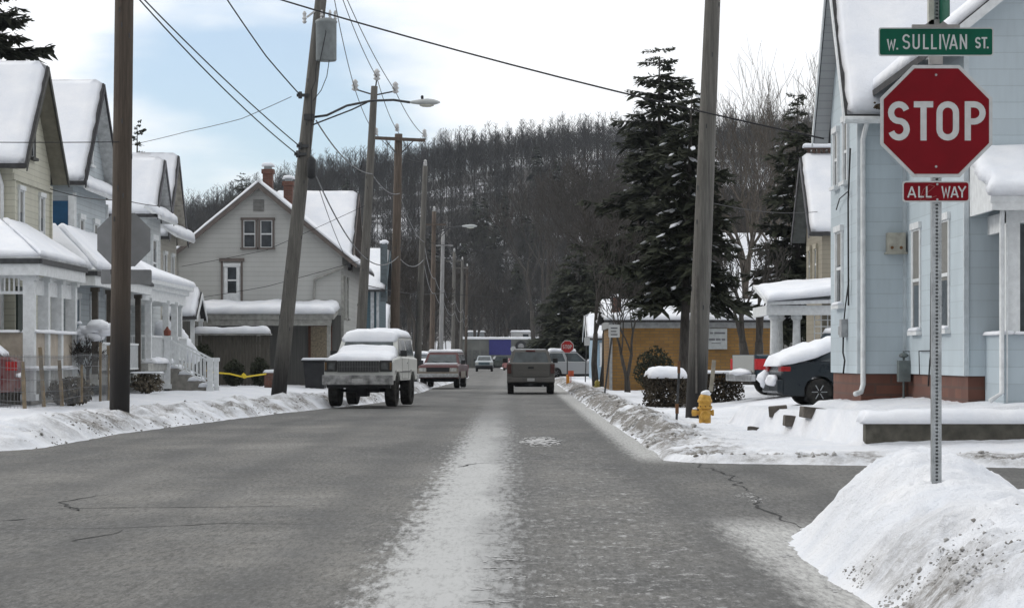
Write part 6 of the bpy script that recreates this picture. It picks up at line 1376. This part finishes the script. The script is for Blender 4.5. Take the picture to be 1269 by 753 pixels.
def bare_tree(name, label, x, y, h, seed, depth=6, stems=1, r0=None, spread=.5, mat=None, snow=0.0, minr=.01, lean=0, group='bare trees', up=.12, kids=(2, 3), base=.30, ratio=.74, crook=.12):
    r = random.Random(seed); zb = gz(x, y); root = thing(name, (x, y, zb), label, 'tree', group); r0 = r0 or h*.016
    tr_, cr_ = MB(), MB(); out = [] if snow else None
    for s in range(stems):
        d_ = Vector((r.uniform(-.12, .12)+lean+(s-(stems-1)/2)*.16, r.uniform(-.15, .15), 1)).normalized(); p = Vector((x+(s-(stems-1)/2)*r0*1.6, y, zb-.2)); l0 = h*base
        q = p+d_*l0; pts = [p, p+d_*l0*.5+Vector((r.uniform(-.1, .1), 0, 0)), q]; tr_.tube(pts, [r0*1.15, r0, r0*.85], 8)
        for k in range(2 if stems > 1 else 3):
            nd_ = (d_+Vector((r.uniform(-.5, .5), r.uniform(-.5, .5), .35))).normalized() if k else d_
            limbs(cr_, q.copy(), nd_, h*base*.72, r0*(.8 if k == 0 else .55), depth-1, r, spread, up, minr, 6, ratio, kids, out, crook)
    top_ = max(v[2] for v in cr_.v)-zb; k_ = h/top_
    hw_ = max(abs(v[0]-x) for v in cr_.v)*k_; kx = k_*min(1, .36*h/hw_) if stems else k_
    for mm in (tr_, cr_): mm.v = [(x+(v[0]-x)*(k_+(kx-k_)*min(1, (v[2]-zb)/(h*.3))), y+(v[1]-y)*k_, zb+(v[2]-zb)*k_) for v in mm.v]
    tr_.build('trunk', mat or BARK, root, smooth=True); cr_.build('crown', mat or BARK, root, smooth=True)
    if snow:
        sn = MB()
        for pts, rad in out:
            if r.random() < snow:
                for i in range(len(pts)-1): sn.tube([pts[i]+Vector((0, 0, rad[i]+.006)), pts[i+1]+Vector((0, 0, rad[i+1]+.006))], [rad[i]*.8+.006, rad[i+1]*.8+.005], 4)
        sn.v = [(x+(v[0]-x)*(k_+(kx-k_)*min(1, (v[2]-zb)/(h*.3))), y+(v[1]-y)*k_, zb+(v[2]-zb)*k_) for v in sn.v]
        if sn.v: sn.build('snow_on_branches', SNOW, root, smooth=True)
    return root
def zpx(py, d): return ZZ(py, d)
def TH(px, py, d): x = XX(px, d); return ZZ(py, d)-gz(x, d)

conifer('spruce_tree', 'tallest dark evergreen with open airy top, left of the tall right pole', XX(817, 118), 118, TH(817, 56, 118), 3.5, 5, .22, .06, per=9, leaf=.30, droop=.18, gaps=.22, power=.55, levels=32)
conifer('spruce_tree', 'dark spruce with many snow clumps on its boughs, directly behind the tall right pole', XX(846, 84), 84, TH(862, 100, 84), 2.2, 8, .30, .75, per=9, leaf=.24, droop=.30, gaps=.18, lean=.03, power=.78, levels=27)
conifer('spruce_tree', 'dark snow-dotted spruce standing just left of the tan house gable', XX(988, 112), 112, TH(988, 112, 112), 2.3, 13, .15, .45, per=9, leaf=.3, droop=.2, gaps=.1, power=.6)
conifer('spruce_tree', 'dark evergreen at the top left corner behind the cream house', XX(-12, 92), 92, TH(-12, -60, 92), 3.4, 17, .2, 0, per=10, leaf=.30, droop=.15, gaps=.1, power=.55)
conifer('spruce_tree', 'small-topped evergreen just right of the front pole above the porch house roofs', XX(170, 118), 118, TH(170, 146, 118), 1.6, 19, .3, 0, per=7, leaf=.3, droop=.12, gaps=.3, power=.8)
conifer('hemlock_tree', 'broad blackish evergreen low in the dark mass above the distant STOP sign', XX(718, 200), 200, TH(718, 298, 200), 3.5, 23, .05, .06, per=9, leaf=.5, droop=.3, gaps=.08, power=.5)
conifer('hemlock_tree', 'second broad evergreen beside the street end, right of the blackish one', XX(742, 176), 176, TH(742, 318, 176), 3.0, 27, .05, .10, per=9, leaf=.45, droop=.3, gaps=.1, power=.5)
conifer('hemlock_tree', 'dark evergreen standing far back over the roofline right of the garage', XX(695, 260), 260, TH(695, 330, 260), 3.2, 29, .05, .0, per=8, leaf=.55, droop=.3, gaps=.1, power=.5)
conifer('spruce_tree', 'bushy evergreen rising over the hill edge left of the brick chimneys', XX(300, 330), 330, TH(303, 212, 330), 4.2, 31, .1, 0, per=7, leaf=.7, droop=.1, gaps=.25, power=.6)
for px, py, d, sd_, st, sp, lb in ((942, 44, 135, 3, 2, .42, 'tall bare forked tree against the sky right of the tall pole, lighter branches'), (975, 66, 140, 7, 1, .40, 'tall bare tree against the sky next left of the snowy spruce top'),
    (1008, 36, 150, 12, 1, .40, 'tall bare tree closest to the blue house roof edge'), (912, 88, 128, 15, 1, .42, 'bare spreading tree just right of the tall pole behind the snowy spruce')):
    bare_tree('bare_tree', lb, XX(px, d), d, TH(px, py, d), sd_, 6, st, spread=sp, mat=M('dull_tree_bark', (.09, .078, .065), .95, .4, 4), minr=.013, r0=.26, ratio=.80, crook=.2, kids=(2, 3), group='tall bare trees against the sky', base=.27)
bare_tree('bare_tree', 'small dark bare tree in front of the snowy roof, left of the white columned porch', XX(934, 92), 92, TH(934, 285, 92), 21, 6, 2, spread=.6, minr=.012, r0=.14, group='small bare trees', base=.22)
bare_tree('bare_tree', 'bare sapling with snow-laden branches in front of the yellow brick wall', XX(778, 95), 95, TH(778, 330, 95), 25, 5, 2, spread=.7, minr=.012, r0=.05, snow=0, group='small bare trees', base=.25)
bare_tree('bare_tree', 'bare tree with snow-lined boughs over the left end of the yellow building', XX(742, 112), 112, TH(742, 250, 112), 26, 6, 2, spread=.65, minr=.014, r0=.10, snow=0, group='small bare trees', base=.22)
mids = [(668, 205, 330, 'far bare tree over the right side of the garage'), (690, 190, 300, 'far bare tree over the grey pickup, right side'), (722, 182, 270, 'far bare tree left of the tallest evergreen'), (752, 195, 250, 'far bare tree close to the tallest evergreen foot'), (785, 200, 230, 'far bare tree behind the tallest evergreen trunk'), (765, 240, 190, 'mid-distance bare tree above the yellow building chimney'),
        (905, 190, 210, 'far bare tree behind the snowy hidden roof'), (880, 215, 240, 'far bare tree hidden partly by the tall right pole'), (950, 180, 230, 'far bare tree between the tall forked trees'),
        (462, 300, 210, 'bare tree rising behind the teal house'), (503, 285, 240, 'bare tree between the crossarm pole and the slim pole'), (540, 300, 280, 'bare tree behind the brownish fifth pole'), (565, 320, 330, 'bare tree behind the thin far poles'), (520, 330, 200, 'bare tree low behind the snowy white truck'), (590, 345, 375, 'small bare tree above the garage roof, left side'), (625, 340, 378, 'small bare tree above the garage roof, right side'), (480, 330, 300, 'bare tree farther behind the teal house')]
for i, (px, py, d, lb) in enumerate(mids):
    bare_tree('bare_tree', lb, XX(px, d), d, max(5, TH(px, py, d)), 40+i, 7 if d < 300 else 6, 2, spread=.55, minr=.022 if d < 260 else .03, r0=.22, group='bare trees before the hill', base=.2, ratio=.78)

# leafless wood on the hill: thousands of trunks and twigs, one mass
def wood(name, label, spots, seed, mat):
    r = random.Random(seed); protos = []
    for k in range(10):
        m = MB(); h = 15.0; rr = random.Random(seed*10+k)
        def tri(a, b, w):
            a, b = Vector(a), Vector(b); d_ = (b-a).normalized(); s1 = d_.cross(Vector((0, 1, 0))); s1 = (s1.normalized() if s1.length > .1 else Vector((1, 0, 0)))*w; s2 = d_.cross(Vector((1, 0, .2))).normalized()*w
            o = len(m.v); m.v += [tuple(a-s1), tuple(a+s1), tuple(b)]; m.f.append((o, o+1, o+2)); o = len(m.v); m.v += [tuple(a-s2), tuple(a+s2), tuple(b)]; m.f.append((o, o+1, o+2))
        top = Vector((rr.uniform(-.6, .6), rr.uniform(-.6, .6), h*rr.uniform(.8, 1.05))); o = len(m.v); w_ = .085
        m.tube([(0, 0, -1), tuple(top*.5+Vector((rr.uniform(-.2, .2), 0, 0))), tuple(top)], [w_, w_*.65, .03], 4, cap=False)
        for i in range(26):
            t = rr.uniform(.28, .99); p = top*t; a = rr.uniform(0, 6.28); l = (1.08-t)*h*.40*rr.uniform(.6, 1.1)+.5; e = p+Vector((math.cos(a)*l*.6, math.sin(a)*l*.6, l*rr.uniform(.5, 1.0))); tri(p, e, .05)
            for j in range(5):
                q = p.lerp(e, rr.uniform(.25, .95)); a2 = a+rr.uniform(-1.2, 1.2); l2 = l*rr.uniform(.25, .5); e2 = q+Vector((math.cos(a2)*l2*.6, math.sin(a2)*l2*.6, l2*rr.uniform(.3, 1))); tri(q, e2, .032)
        protos.append((np.array(m.v), m.f))
    VV, FF, LT = [], [], []; o = 0
    for x, y, s in spots:
        v, f = protos[r.randrange(10)]; a = r.random()*6.28; ca, sa = math.cos(a), math.sin(a); w = v.copy(); z = spots_z[(x, y)]
        w[:, 0] = x+(v[:, 0]*ca-v[:, 1]*sa)*s; w[:, 1] = y+(v[:, 0]*sa+v[:, 1]*ca)*s; w[:, 2] = z+v[:, 2]*s; VV.append(w)
        FF.append((o, f)); o += len(v)
    co = np.concatenate(VV).astype(np.float32); me = bpy.data.meshes.new(name)
    loops, starts = [], []; c = 0
    cache = {}
    for o, f in FF:
        key = id(f)
        if key not in cache:
            fl = [i for q in f for i in q]; st = []; k = 0
            for q in f: st.append(k); k += len(q)
            cache[key] = (np.array(fl), np.array(st))
        fl, st = cache[key]; loops.append(fl+o); starts.append(st+c); c += len(fl)
    lo = np.concatenate(loops).astype(np.int32); sa_ = np.concatenate(starts).astype(np.int32)
    me.vertices.add(len(co)); me.vertices.foreach_set('co', co.ravel()); me.loops.add(len(lo)); me.loops.foreach_set('vertex_index', lo)
    me.polygons.add(len(sa_)); me.polygons.foreach_set('loop_start', sa_); me.update(calc_edges=True); me.materials.append(mat)
    ob = bpy.data.objects.new(name, me); col.objects.link(ob); return tag(ob, label, 'woods', kind='stuff')
WOODM, t, b = new_mat('winter_wood'); nn = noise(t, coords(t), .02, 4, .6); n2 = noise(t, coords(t), .35, 3, .6)
t.links.new(mixc(t, mrange(t, val(t, 'ADD', nn, val(t, 'MULTIPLY', val(t, 'ADD', n2, -.5), .8)), .3, .7), (.028, .027, .025), (.072, .068, .062)), b.inputs['Base Color']); b.inputs['Roughness'].default_value = .95
r3 = random.Random(77); cand = []
for i in range(9000):
    y = 392+430*(r3.random()**.9); half = y*.235+25; x = r3.uniform(-half, half)
    if y < 400 and -30 < x < 30: continue
    cand.append((x, y, r3.uniform(.62, 1.05)))
for i in range(1500):   # skyline trees
    y = r3.uniform(800, 850); x = r3.uniform(-190, 190); cand.append((x, y, r3.uniform(.5, .95)))
for i in range(260):
    y = r3.uniform(225, 385); x = r3.uniform(-26, -11)*y/230 if r3.random() < .45 else r3.uniform(9, 46)*y/230; cand.append((x, y, r3.uniform(.35, .7)))
xs_, ys__ = np.array([c[0] for c in cand]), np.array([c[1] for c in cand]); zz_ = snow_field(xs_, ys__)[0]
spots_z = {(c[0], c[1]): float(z) for c, z in zip(cand, zz_)}
wood('hillside_woods', 'dense leafless brown wood covering the whole hillside', cand, 5, WOODM)
# darker evergreens dotted through the wood, each its own tree
def hill_pine(k, x, y, s, label):
    zb = gz(x, y); r = random.Random(k); h = 15*s; root = thing('hill_pine', (x, y, zb), label, 'tree', 'evergreens in the hillside wood')
    MB().tube([(x, y, zb-.3), (x, y, zb+h*.95)], [.25, .04], 5).build('trunk', BARK, root); m = MB()
    for li in range(18):
        t = .12+.88*li/18; R0 = h*.24*(1-t)**.7+.3
        for b in range(11):
            a = r.random()*6.28; L_ = R0*r.uniform(.6, 1.15); z = zb+h*t; c = Vector((x, y, z)); e = c+Vector((math.cos(a)*L_, math.sin(a)*L_, -L_*r.uniform(.0, .4))); s_ = Vector((-math.sin(a), math.cos(a), 0))*L_*.32
            for q in range(3):
                p = c.lerp(e, .25+.25*q); e3 = p+(e-c)*.45+Vector((r.uniform(-.4, .4), r.uniform(-.4, .4), r.uniform(-.5, .1))); m.add([p-s_, e3, p+s_], [(0, 1, 2)])
    m.build('crown', NEEDLE, root)
hp_l = [(535, 250, 520, 1.0), (600, 245, 560, 1.1), (612, 262, 540, .9), (690, 230, 600, 1.2), (705, 250, 560, 1.0), (550, 240, 540, .8), (640, 300, 470, .9), (665, 200, 650, 1.0), (740, 215, 600, 1.1), (588, 230, 580, .9), (575, 255, 520, .8), (665, 262, 540, 1.0), (650, 240, 560, .9), (430, 235, 640, .9), (380, 240, 600, .8), (625, 235, 585, .9)]
for k, (px, py, d, s) in enumerate(hp_l):
    hill_pine(k, XX(px, d), d, s, 'dark evergreen on the hillside, %s' % (['centre-left slope above the slim pole', 'middle slope above the garage', 'middle slope just right of the garage line', 'right slope above the grey pickup', 'right slope, lower one above the pickup', 'centre-left slope, upper small one', 'valley foot right of the garage', 'upper right ridge flank', 'right slope next to the tallest evergreen', 'middle slope, upper one', 'middle slope over the far poles', 'right-centre slope, low', 'right-centre slope, high', 'left ridge above the third pole', 'left ridge above the snowy cross roof', 'middle slope, highest one'][k]))

# shrubs and hedges
def shrub(name, label, x, y, z, rx, ry, rz_, seed, n=900, mat=None, leaf=.06, snow=0, cat='shrub', flat=False):
    r = random.Random(seed); root = thing(name, (x, y, z), label, cat); m = MB(); st = MB()
    for i in range(14): a = r.random()*6.28; st.tube([(x, y, z-.05), (x+math.cos(a)*rx*.5, y+math.sin(a)*ry*.5, z+rz_*r.uniform(.7, 1.6))], [.02, .008], 4)
    for i in range(n):
        while True:
            p = Vector((r.uniform(-1, 1), r.uniform(-1, 1), r.uniform(-1, 1)))
            if (.3 < p.length < 1) if not flat else True: break
        k = 1+.18*mnoise.noise(p*2.5+Vector((seed, 0, 0))); c = Vector((x+p.x*rx*k, y+p.y*ry*k, z+rz_+p.z*rz_*k)); s = leaf*r.uniform(.6, 1.5)
        a = Vector((r.uniform(-1, 1), r.uniform(-1, 1), r.uniform(-1, 1))).normalized()*s; b_ = a.cross(Vector((r.uniform(-1, 1), r.uniform(-1, 1), r.uniform(-1, 1)))).normalized()*s*.6
        m.add([c-a, c+b_, c+a, c-b_], [(0, 1, 2, 3)])
    m.build('foliage', mat or NEEDLE, root); st.build('stems', BARK, root)
    if snow:
        s_ = MB(); s_.snow((x-rx*.95, y-ry*.95, z+2*rz_-.04), (x+rx*.95, y-ry*.95, z+2*rz_-.04), (x+rx*.95, y+ry*.95, z+2*rz_-.04), (x-rx*.95, y+ry*.95, z+2*rz_-.04), snow, .08, seed, .4); s_.build('snow_cover', SNOW, root, smooth=True)
    return root
x = XX(811, 92); shrub('yew_bush', 'round dark evergreen bush against the yellow brick wall', x, 92, gz(x, 92), .78, .6, .85, 5, 2600, leaf=.05)
HM = M('brown_hedge_leaves', (.035, .028, .02), .9, .4, 3, c2=(.08, .065, .045))
x = XX(826, 66); shrub('hedge', 'clipped hedge with a thick snow cushion left of the tall right pole', x, 66, gz(x, 66), .58, .9, .42, 7, 3600, HM, .04, .30, 'hedge', True)
x = XX(893, 68); shrub('hedge', 'low dark brown hedge between the tall pole and the teal pickup', x, 70, gz(x, 68)+.0, .78, .5, .44, 9, 3600, HM, .04, .08, 'hedge', True)
MBs = MB()
for i in range(10): MBs.blob((XX(805+i*1.6, 64), 65.1, gz(4, 65)+.75-.05*i*(i < 5)), (.13, .1, .12), i, .3, 1)
x = XX(238, 92); shrub('dark_shrub', 'dark shrub under the small gabled entry roof', XX(250, 90), 90, gz(-11.5, 90), .5, .4, .8, 15, 1300, leaf=.06)
shrub('dark_shrub', 'dark rounded shrub in front of the board fence', XX(290, 90), 90, gz(-10.3, 90), .42, .4, .5, 16, 1300, leaf=.05)
shrub('dark_shrub', 'dark shrub left of the leaning pole by the grey house', XX(322, 90), 90, gz(-9.4, 90), .38, .4, .55, 18, 1200, leaf=.05)
shrub('dry_shrub', 'dry twiggy shrub with snow under the rounded porch', XX(182, 72), 72, gz(-10.8, 72), .5, .4, .32, 19, 900, M('dry_twigs', (.14, .12, .09), .9), .05, .05)
shrub('dry_shrub', 'dry grassy clump beside the cream house porch skirt', XX(88, 58), 58, gz(-10.6, 58), .55, .4, .35, 20, 1100, M('dry_twigs'), .05, .0)
# snow-bent bush by the porch stairs
sb = thing('snowy_bush', (XX(215, 84), 85, gz(-11.7, 84)), 'bush bent under a heavy rounded lump of snow beside the white porch stairs', 'shrub')
m = MB()
for i in range(9):
    k = i/8; m.blob((XX(200+k*36, 85), 85+.1*math.sin(i), ZZ(402+34*k*k, 85)-.18), (.34, .35, .34-.05*k), i*3, .25, 2)
m.build('snow_lump', SNOW, sb, smooth=True)
m = MB(); rq = random.Random(5)
for i in range(700): c = Vector((XX(rq.uniform(193, 228), 85), 85+rq.uniform(-.3, .3), rq.uniform(.5, 2.1))); a = Vector((rq.uniform(-1, 1), rq.uniform(-1, 1), rq.uniform(-1, 1)))*.07; b_ = a.cross(Vector((0, 1, .3)))*6; m.add([c-a, c+b_*.1, c+a, c-b_*.1], [(0, 1, 2, 3)])
m.build('foliage', NEEDLE, sb)
# small garden tree with snow pads
gt_ = bare_tree('garden_tree', 'small gnarled garden tree with snow pads behind the wire fence', XX(106, 62), 62, 1.85, 61, 5, 2, r0=.07, spread=.95, minr=.010, up=.0, group=None, base=.36, kids=(3, 4)); m = MB(); rq = random.Random(8)
for px, py, w_ in ((98, 412, .22), (112, 408, .3), (122, 404, .34), (130, 409, .3), (118, 417, .25), (105, 419, .2), (92, 414, .14), (136, 405, .22), (85, 404, .06), (98, 400, .08)):
    m.blob(W(px, py, 62), (w_, w_, w_*.5), px, .3, 2)
m.build('snow_pads', SNOW, gt_, smooth=True)

# ---------------------------------------------------------------- small things
bn = thing('wheeled_bin', (XX(392, 92), 92, gz(-7.4, 92)), 'black wheeled rubbish bin with snowy lid left of the white off-roader', 'bin'); x, z = XX(391, 92), gz(-7.4, 92)
MB().add([(x-.36, 91.7, z), (x+.36, 91.7, z), (x+.36, 92.3, z), (x-.36, 92.3, z), (x-.44, 91.6, z+1.0), (x+.44, 91.6, z+1.0), (x+.44, 92.4, z+1.0), (x-.44, 92.4, z+1.0)], [(0,3,2,1),(4,5,6,7),(0,1,5,4),(1,2,6,5),(2,3,7,6),(3,0,4,7)]).build('tub', BLACKPL, bn, bevel=.03)
MB().box(x-.50, x+.50, 91.52, 92.46, z+1.0, z+1.07).build('lid', BLACKPL, bn, bevel=.02); MB().snow((x-.5, 91.52, z+1.07), (x+.5, 91.52, z+1.07), (x+.5, 92.4, z+1.07), (x-.5, 92.4, z+1.07), .08, .08, 3).build('snow', SNOW, bn, smooth=True)
MB().lathe([(.13, -.04), (.13, .04)], (x-.33, 92.4, z+.13), 12, 'x').lathe([(.13, -.04), (.13, .04)], (x+.33, 92.4, z+.13), 12, 'x').build('bin_wheel', RUBBER, bn)
bp = thing('brick_pillar', (XX(335, 88), 88, gz(-8.8, 88)), 'short brick pillar with snow cap left of the leaning pole', 'pillar'); x, z = XX(335, 88), gz(-8.8, 88)
MB().box(x-.2, x+.2, 87.8, 88.2, z-.2, z+.55).build('shaft', BRICK, bp); MB().snow((x-.25, 87.75, z+.55), (x+.25, 87.75, z+.55), (x+.25, 88.25, z+.55), (x-.25, 88.25, z+.55), .12, .06, 3).build('snow_cap', SNOW, bp, smooth=True)
tp_ = MB(); pts = [W(254, 458, 86), W(262, 461, 86), W(285, 463, 86), (W(302, 467, 86)), W(330, 463, 87.7)]; YT = M('caution_yellow', (.62, .46, .03), .5, .1)
o = 0
for i, p in enumerate(pts): tp_.v += [tuple(p+Vector((0, 0, .028))), tuple(p-Vector((0, .03, .028)))]
for i in range(len(pts)-1): tp_.f.append((2*i, 2*i+2, 2*i+3, 2*i+1))
tp_.blob(W(302, 466, 85.9), (.09, .04, .10), 3, .4, 1); to = tp_.build('caution_tape', YT); sol = to.modifiers.new('thick', 'SOLIDIFY'); sol.thickness = .004
tag(to, 'yellow caution tape strung from the porch stairs to the brick pillar', 'tape')
tk = MB().bar(W(256, 478, 86), W(255, 452, 86), .05).build('tape_stake', M('rough_stake_wood')); tag(tk, 'short wooden stake holding the left end of the yellow tape', 'stake')
# traffic-worn snow lying on the asphalt
pt_ = MB(); x0, y0 = (670-CX)*EYE/(547-HY), EYE*F/(547-HY)
def patch(px, py, rx, ry, seed, n_=26):
    x, y = (px-CX)*EYE/(py-HY), EYE*F/(py-HY); rp = random.Random(seed)
    for q_ in range(n_):
        a0 = rp.random()*6.28; k = rp.random()**.6; cx_, cy_ = x+rx*k*math.cos(a0), y+ry*k*math.sin(a0); n = 7; o = len(pt_.v); s_ = rp.uniform(.03, .15)*(1.2-k*.8); zz = .004+.00005*q_; pt_.v.append((cx_, cy_, zz+.001))
        for j in range(n): a = 2*PI*j/n; w_ = rp.uniform(.6, 1.4); pt_.v.append((cx_+rx*s_*1.3*w_*math.cos(a), cy_+ry*s_*w_*math.sin(a), zz))
        for j in range(n): pt_.f.append((o, o+1+j, o+1+(j+1) % n))
patch(670, 547, .40, 2.5, 3, 200); patch(505, 486, .2, 2.0, 5, 60)
rp0 = random.Random(6)
for q_ in range(26): patch(rp0.uniform(600, 800), rp0.uniform(590, 750), rp0.uniform(.03, .12), rp0.uniform(.05, .25), q_, 12)
for q_ in range(9): patch(rp0.uniform(590, 640), rp0.uniform(660, 750), rp0.uniform(.10, .22), rp0.uniform(.10, .22), 50+q_, 40)
for q_ in range(14): py_ = rp0.uniform(600, 745); patch(905+(py_-600)*1.0+rp0.uniform(-25, 30), py_, .08, .3, 80+q_, 25)
tag(pt_.build('snow_patch', M('packed_dirty_snow', (.42, .42, .42), .85, .3, 5)), 'thin pale patches and flecks of packed snow on the right lane', 'snow patch', kind='stuff')

# ---------------------------------------------------------------- the air of the valley
hz = MB().box(-950, 950, -60, 3300, -1.2, 170).build('haze', M('haze_surface'))
hm = bpy.data.materials.new('haze_air'); hm.use_nodes = True; ht = hm.node_tree; ht.nodes.clear()
pv = ht.nodes.new('ShaderNodeVolumePrincipled'); pv.inputs['Color'].default_value = (.80, .88, 1, 1); pv.inputs['Density'].default_value = .00009; pv.inputs['Anisotropy'].default_value = .2
ho = ht.nodes.new('ShaderNodeOutputMaterial'); ht.links.new(pv.outputs[0], ho.inputs['Volume']); hz.data.materials.clear(); hz.data.materials.append(hm); tag(hz, kind='stuff', label='thin cold haze hanging in the valley air', cat='haze')
